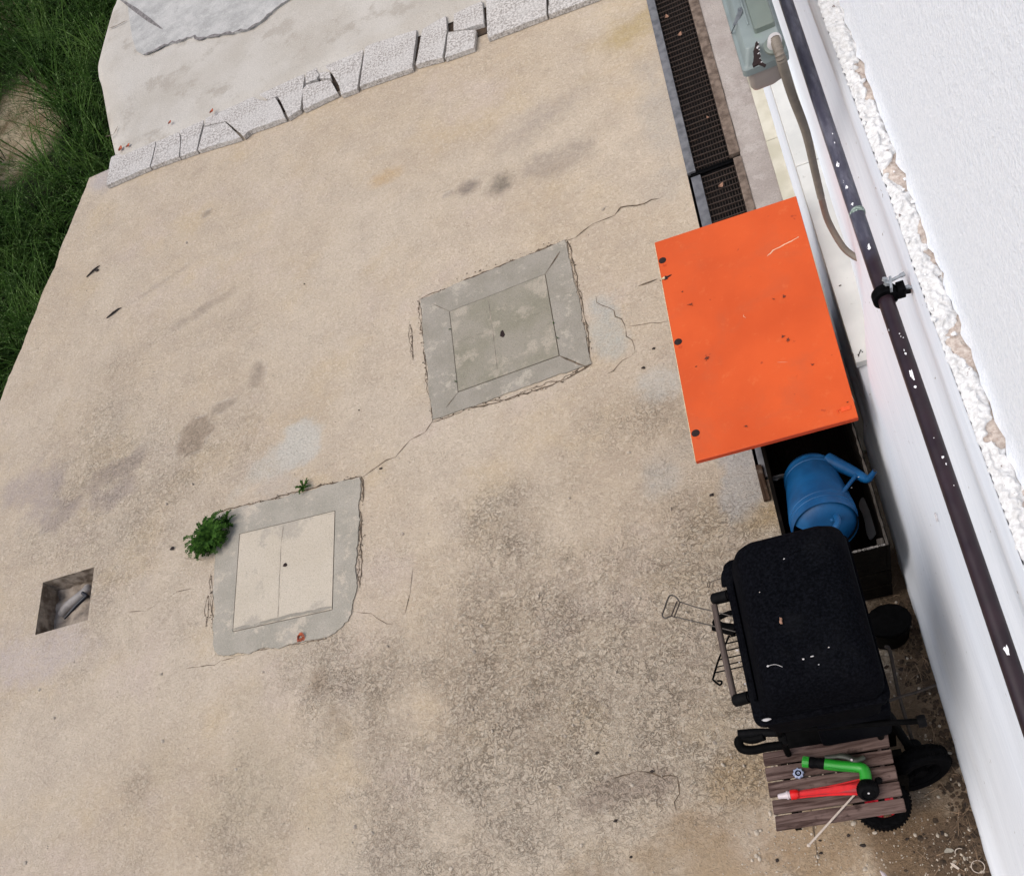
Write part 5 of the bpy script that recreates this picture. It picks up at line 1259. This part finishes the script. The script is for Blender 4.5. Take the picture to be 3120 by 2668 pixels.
# ---------------------------------------------------------------- plants
def weed(c, r, n, nm, lab):
    bm = BM()
    for i in range(n):
        a = random.uniform(0, 2*PI); L = r*random.uniform(.55, 1.05)*(1+.15*math.sin(2*a)); lift = random.uniform(.1, .7)
        p0 = Vector((c.x, c.y, .005)); st = [p0+Vector((math.cos(a)*L*t, math.sin(a)*L*t, L*lift*math.sin(t*2.2)+.004)) for t in (0, .25, .5, .75, 1)]
        sd = Vector((-math.sin(a), math.cos(a), 0)); tube(bm, st, [.0016, .0014, .0012, .001, .0006], 4)
        for k in range(15):
            t = .15+.85*k/14; j = min(3, int(t*4)); p = st[j].lerp(st[j+1], t*4-j)
            for s_ in (-1, 1):
                l_ = r*random.uniform(.10, .17)*(1.15-.4*t); d = (Vector((math.cos(a), math.sin(a), 0))*.7+sd*s_+Vector((0, 0, random.uniform(-.1, .5)))).normalized()
                w_ = d.cross(Vector((0, 0, 1))).normalized()*l_*.34
                vs = [bm.verts.new(x) for x in (p, p+d*l_*.5+w_, p+d*l_, p+d*l_*.5-w_)]; bm.faces.new(vs)
    o = obj(nm, bm, M_leafg, loc=(c.x, c.y, 0), smooth=0); tagp(o, lab, 'weed', 'weeds in the cracks')
weed(dd(432, 1094), .115, 120, 'weed_plant', 'large feathery green weed growing at the corner of the cream manhole cover')
weed(dd(462, 1062), .06, 20, 'weed_plant', 'side shoot of green weed touching the grey surround behind the large weed')
weed(dd(617, 989), .045, 16, 'weed_plant', 'tiny green weed in the crack above the cream manhole cover')
for (x, y) in ((442, 900), (1240, 855), (1268, 970), (483, 1305)):
    q = zM1(x, y); weed(q, .010, 5, 'moss_tuft', 'tiny moss tuft in the joint of the grey manhole cover')

# grass on the low bank left of the yard
def grass():
    vs, fs = [], []
    def blade(x, y, z, L, a, lean, w_):
        n = 5; d = Vector((math.cos(a), math.sin(a), 0)); s_ = Vector((-d.y, d.x, 0)); i0 = len(vs)
        p = Vector((x, y, z)); th_ = 1.45-lean*.3
        for k in range(n+1):
            t = k/n; ww = w_*(1-t*.95)*(.6+.4*min(1, t*4)); tw = s_*ww*.5
            vs.append(tuple(p-tw)); vs.append(tuple(p+tw))
            th_ -= lean*(.25+.9*t)*.42; p = p+(d*math.cos(th_)+Vector((0, 0, 1))*math.sin(th_))*(L/n)
        for k in range(n): j = i0+2*k; fs.append((j, j+1, j+3, j+2))
    sp = dd(20, 250, -.55); sp2 = dd(55, 340, -.55); sp3 = dd(8, 170, -.55)
    def left(y):
        return edge_x(y) if y < 5.75 else None
    lx = [(p.y, p.x) for p in le]
    def edge(y):
        if y < 5.78: return edge_x(y)
        for (ya, xa), (yb, xb) in zip(lx, lx[1:]):
            if ya <= y <= yb: return xa+(xb-xa)*(y-ya)/(yb-ya+1e-9)
        return -3.8
    N = 0
    clumps = []
    while len(clumps) < 620:
        y = random.uniform(1.2, 11.2); x = edge(y)-.10-random.random()**1.1*(2.9)
        dmin = min((Vector((x, y))-s_.xy).length/rr for s_, rr in ((sp, .42), (sp2, .42), (sp3, .32)))
        if dmin < 1 and random.random() < .97: continue
        if any((cx_-x)**2+(cy__-y)**2 < .085**2 for cx_, cy__ in clumps[-260:]): continue
        clumps.append((x, y))
    for x, y in clumps:      # tussocks: long blades that rise together and arch over
        L0 = random.uniform(.55, 1.05); a0 = random.uniform(0, 2*PI); nb = random.randint(22, 40)
        near = edge(y)-x
        for k in range(nb):
            a = a0+random.gauss(0, .55) if random.random() < .6 else random.uniform(0, 2*PI)
            L = L0*random.uniform(.5, 1.1); ln = random.uniform(.7, 1.9)
            if near < .5 and math.cos(a) > 0: L *= .6; ln *= .6
            blade(x+random.gauss(0, .03), y+random.gauss(0, .03), -.60, L, a, ln, random.uniform(.007, .0155))
    for _ in range(5200):    # shorter blades between the tussocks
        y = random.uniform(1.2, 11.2); x = edge(y)-.03-random.random()*2.6
        if min((Vector((x, y))-s_.xy).length/rr for s_, rr in ((sp, .42), (sp2, .42), (sp3, .32))) < 1: continue
        blade(x, y, -.60, random.uniform(.12, .32), random.uniform(0, 6.28), random.uniform(.3, 1.6), random.uniform(.005, .010))
    for _ in range(900):    # thin straw-like blades over the bare sandy patch
        s_, rr = random.choice(((sp, .34), (sp2, .36), (sp3, .26)))
        blade(s_.x+random.gauss(0, rr*.6), s_.y+random.gauss(0, rr*.6), -.60, random.uniform(.06, .25), random.uniform(0, 6.28), random.uniform(.8, 1.8), .0035)
    me = bpy.data.meshes.new('grass'); me.from_pydata(vs, [], fs); me.update(); me.materials.append(M_grass)
    for p in me.polygons: p.use_smooth = True
    o = bpy.data.objects.new('grass', me); C.objects.link(o); tagp(o, 'long dark green grass hanging over the left edge of the concrete', 'grass', kind='stuff')
grass()

# ---------------------------------------------------------------- litter
def leaf(c, s_, mat, lab, grp, yaw=0, curl=.4, nm='dead_leaf'):
    bm = BM(); n = 6; L = []
    for i in range(n+1):
        t = i/n; w_ = math.sin(PI*min(.97, max(.03, t)))*s_*.34; z = c.z+.002+curl*s_*abs(t-.5)**1.5
        L.append((bm.verts.new((c.x+(t-.5)*s_*math.cos(yaw)-w_*math.sin(yaw), c.y+(t-.5)*s_*math.sin(yaw)+w_*math.cos(yaw), z+s_*.16)), bm.verts.new((c.x+(t-.5)*s_*math.cos(yaw), c.y+(t-.5)*s_*math.sin(yaw), z)),
                  bm.verts.new((c.x+(t-.5)*s_*math.cos(yaw)+w_*math.sin(yaw), c.y+(t-.5)*s_*math.sin(yaw)-w_*math.cos(yaw), z+s_*.12))))
    for a, b in zip(L, L[1:]): bm.faces.new((a[0], b[0], b[1], a[1])); bm.faces.new((a[1], b[1], b[2], a[2]))
    o = obj(nm, bm, mat, loc=c, smooth=60); tagp(o, lab, 'leaf', grp); return o
bm = BM(); q = zM2(922, 1535, .006)
for k in range(9):
    a = random.uniform(0, 6.28); r = random.uniform(.004, .018); pts = [Vector((q.x+math.cos(a+j*.6)*r*1.1, q.y+math.sin(a+j*.6)*r*1.3, .010+.006*math.sin(j+k))) for j in range(6)]
    tube(bm, pts, .0035, 5, flat=.4)
o = obj('crumpled_petal', bm, M_leafr, loc=q); tagp(o, 'crumpled rust red petal lying on the surround of the cream manhole cover', 'leaf')
for (x, y, z, s_, lab) in ((765, 945, .044, .045, 'rust orange dry leaf behind the leftmost granite slab, lower left one'), (812, 925, .044, .035, 'rust orange dry leaf behind the leftmost granite slab, upper right one'), (1075, 778, .052, .03, 'tiny red-brown leaf behind the second granite slab'), (1340, 708, .052, .035, 'tiny red-brown leaf at the back of the large notched slab')):
    leaf(zA(x, y, z), s_, M_leafr, lab, 'dry leaves along the granite slabs', random.uniform(.6, 1.2))
for (x, y, lab) in ((345, 145, 'pinkish dry leaf on the drain grate, nearest the top edge'), (445, 285, 'pale pink dry leaf on the drain grate, second from the top edge'), (665, 935, 'small pale curled leaf in the middle of the longer drain grate'), (770, 1475, 'curled pink-brown leaf on the drain grate beside the orange board')):
    leaf(zL(x, y, .002), .030 if x != 665 else .018, M_leafp, lab, 'dry leaves on the drain grate', random.uniform(.5, 2), .8)
# dark husks on the concrete
hs = [dd(350, 1110), dd(389, 1088), dd(197, 548), dd(1208, 1523), dd(1246, 1660), dd(1440, 1002), dd(1302, 745), dd(1323, 706), dd(771, 948), dd(616, 575), dd(727, 830), zT(993, 990), zT(1123, 1078), zT(752, 1145), zT(368, 1208), zG(120, 1095), zG(1080, 940), zG(1365, 590), zG(650, 1020), dd(1277, 1733), dd(1320, 1560), dd(1660, 1700), dd(1885, 1310), zQ(1800, 925), zQ(1765, 1010)]
for i, q in enumerate(hs):
    bm = BM(); s_ = random.uniform(.006, .0095) if i not in (0, 2) else .014
    blob(bm, (q.x, q.y, s_*.3), s_, random.uniform(.6, 1.1), random.uniform(.4, .8), .4, 2, .5, i)
    o = obj('seed_husk', bm, M_seed, loc=(q.x, q.y, 0)); tagp(o, 'small dark seed husk lying on the concrete', 'seed husk', 'dark seed husks scattered on the concrete')
for (x, y, L, a, lab) in ((190, 550, .11, .5, 'short black twig on the concrete near the grass, upper one'), (232, 634, .11, .35, 'thin black twig on the concrete near the grass, lower one')):
    q = dd(x, y); bm = BM(); d = Vector((math.cos(a), math.sin(a), 0))*L*.5; tube(bm, [q-d+Vector((0, 0, .005)), q+Vector((0, 0, .009)), q+d*.6+Vector((0, .006, .006)), q+d+Vector((0, 0, .005))], [.003, .006, .004, .001], 6); o = obj('twig', bm, M_seed, loc=q); tagp(o, lab, 'twig')
bm = BM()
for (x, y, L, a) in ((2860, 0, 0, 0),): pass
def ground_twigs():
    bm = BM()
    for i in range(260):
        y = random.uniform(.35, 1.15) if random.random() < .7 else random.uniform(1.1, 1.45); x = .328-abs(random.gauss(0, .05)) if random.random() < .75 else random.uniform(.1, .32)
        if y < .62: x = .328-abs(random.gauss(0, .09))
        a = random.uniform(0, 6.28); L = random.choice((.012, .02, .035, .06)); d = Vector((math.cos(a)*L, math.sin(a)*L, random.uniform(-.002, .004)))
        p = Vector((x-abs(d.x), y, random.uniform(.002, .01))); tube(bm, [p, p+d*.5+Vector((random.gauss(0, .002), random.gauss(0, .002), .002)), p+d], random.choice((.0006, .0009, .0013)), 4)
    o = obj('dry_twigs', bm, M_twig); tagp(o, 'dry twigs and stalks gathered along the foot of the wall', 'twigs', kind='stuff')
ground_twigs()
def gravel():
    bm = BM(); base = BM(); 
    def stone(x, y, r, z=0):
        n0 = len(bm.verts); bmesh.ops.create_icosphere(bm, subdivisions=1, radius=1.0, matrix=Matrix.Translation((x, y, z+r*.25)) @ Matrix.Rotation(random.uniform(0, 3), 4, (random.random(), random.random(), 1)) @ Matrix.Diagonal((r*random.uniform(.6, 1.3), r*random.uniform(.6, 1.3), r*random.uniform(.4, .7), 1)))
    base.free()
    for i in range(2100):
        u = random.random()
        if u < .35: q = dd(random.gauss(1290, 190), random.gauss(1400, 170))
        elif u < .55: q = dd(random.gauss(1500, 140), random.uniform(950, 1770))
        elif u < .70: q = dd(random.uniform(1500, 1980), random.uniform(1650, 1770))
        else: q = dd(random.uniform(40, 1500), random.uniform(420, 1770))
        if q.x > .325 or q.y > 5.3 or q.x < edge_x(q.y)+.05 or (PX0-.02 < q.x < PX1+.02 and PY0-.02 < q.y < PY1+.02) or (DX0-.02 < q.x and q.y > 2.0): continue
        stone(q.x, q.y, random.choice((.0018, .0024, .003, .004)) if random.random() < .96 else .009)
    for i in range(110):
        y = random.uniform(.4, 1.4); stone(random.uniform(.16, .325), y, random.choice((.002, .003, .005, .007)))
    o = obj('gravel', bm, M_stone, smooth=0); tagp(o, 'loose light grit scattered over the worn concrete', 'gravel', kind='stuff')
gravel()
def dirt():
    bm = BM()
    for i in range(520):
        y = random.uniform(.38, 1.4); x = .33-abs(random.gauss(0, .035)) if y > .62 else .33-abs(random.gauss(0, .075)); r = random.choice((.003, .004, .006, .009))
        bmesh.ops.create_icosphere(bm, subdivisions=1, radius=1, matrix=Matrix.Translation((x, y, r*.2)) @ Matrix.Rotation(random.uniform(0, 3), 4, 'Z') @ Matrix.Diagonal((r*1.2, r*random.uniform(.7, 1.4), r*.45, 1)))
    o = obj('soil_crumbs', bm, M_dirt, smooth=0); tagp(o, 'dark soil crumbs along the foot of the wall', 'soil', kind='stuff')
dirt()
q = zG(1513, 1350, .006); bm = BM(); tube(bm, [(q.x+.0185*math.cos(2*PI*k/40), q.y+.0185*math.sin(2*PI*k/40), .006) for k in range(40)], .0013, 8, True)
o = obj('plastic_ring', bm, M_bone, loc=q); tagp(o, 'thin pale ring lying on dark soil at the foot of the wall', 'ring')
q = zG(1165, 1155, .004); bm = BM(); Pq = [zG(*p, .004) for p in ((1100, 1165), (1130, 1125), (1200, 1135), (1225, 1160), (1190, 1180), (1110, 1185))]; prism(bm, Pq, .003, .008); o = obj('stone_chip', bm, M_frame1, loc=q); tagp(o, 'flat grey stone chip on the soil left of the pale ring', 'stone')
bm = BM(); tube(bm, smoothpts([zG(1235, 1190, .006), zG(1240, 1150, .01), zG(1280, 1128, .012), zG(1320, 1135, .008)], 5), .0014, 6); o = obj('curled_straw', bm, M_bone, loc=zG(1260, 1150)); tagp(o, 'curled pale straw beside the grey stone chip', 'straw')
bm = BM(); Pq = [zG(*p, .01) for p in ((1175, 1300), (1215, 1310), (1290, 1370), (1275, 1385), (1200, 1340))]; prism(bm, Pq, .004, .010); o = obj('bark_piece', bm, M_bone, loc=zG(1230, 1340)); tagp(o, 'pale splinter of bark on the soil near the pale ring', 'bark')
bm = BM(); a_, b_ = zG(325, 1400, .03), zG(400, 1475, .05); tube(bm, [a_, a_.lerp(b_, .5), b_+Vector((.005, -.03, .01))], [.002, .006, .012], 8, flat=.5); o = obj('white_strap', bm, M_white, loc=a_); tagp(o, 'end of a white strap entering at the bottom edge', 'strap')
# droppings on the sill
bm = BM(); sz_ = .484
tube(bm, [zP(420, 1360, sz_), zP(390, 1315, sz_), zP(360, 1390, sz_), zP(340, 1405, sz_)], .0015, 5); tube(bm, [zP(360, 1390, sz_), zP(355, 1430, sz_)], .0013, 5)
o = obj('withered_stalk', bm, M_seed, loc=zP(380, 1370, sz_)); tagp(o, 'forked dark withered stalk on the marble sill near its end', 'plant debris')
bm = BM(); blob(bm, zP(245, 1400, sz_), .003, 1.4, 1, .5, 2, .5, 3); o = obj('dark_crumb', bm, M_seed, loc=zP(245, 1400, sz_)); tagp(o, 'dark crumb on the front edge of the marble sill', 'plant debris')
bm = BM(); blob(bm, zP(50, 268, sz_), .003, 1.5, .6, .5, 2, .3, 3); o = obj('dark_speck', bm, M_seed, loc=zP(50, 268, sz_)); tagp(o, 'small dark speck on the marble sill level with the pipe clamp', 'plant debris')
q = dd(1905, 1046, 1.0)
for z_ in (1.2,):
    c_ = zW(628, 1550, z_); t_ = wx(c_.y, z_)
    zz_ = H-(wx(c_.y, 1.2)-.004)/(zW(628, 1550, 0).x/H); c_ = zW(628, 1550, zz_)
    bm = BM(); tube(bm, [(c_.x-.0015, c_.y+.011*math.cos(a), c_.z+.011*math.sin(a)) for a in [2*PI*i/24 for i in range(24)]], .0011, 6, True)
    obj('nail_ring', bm, M_gland, hw)
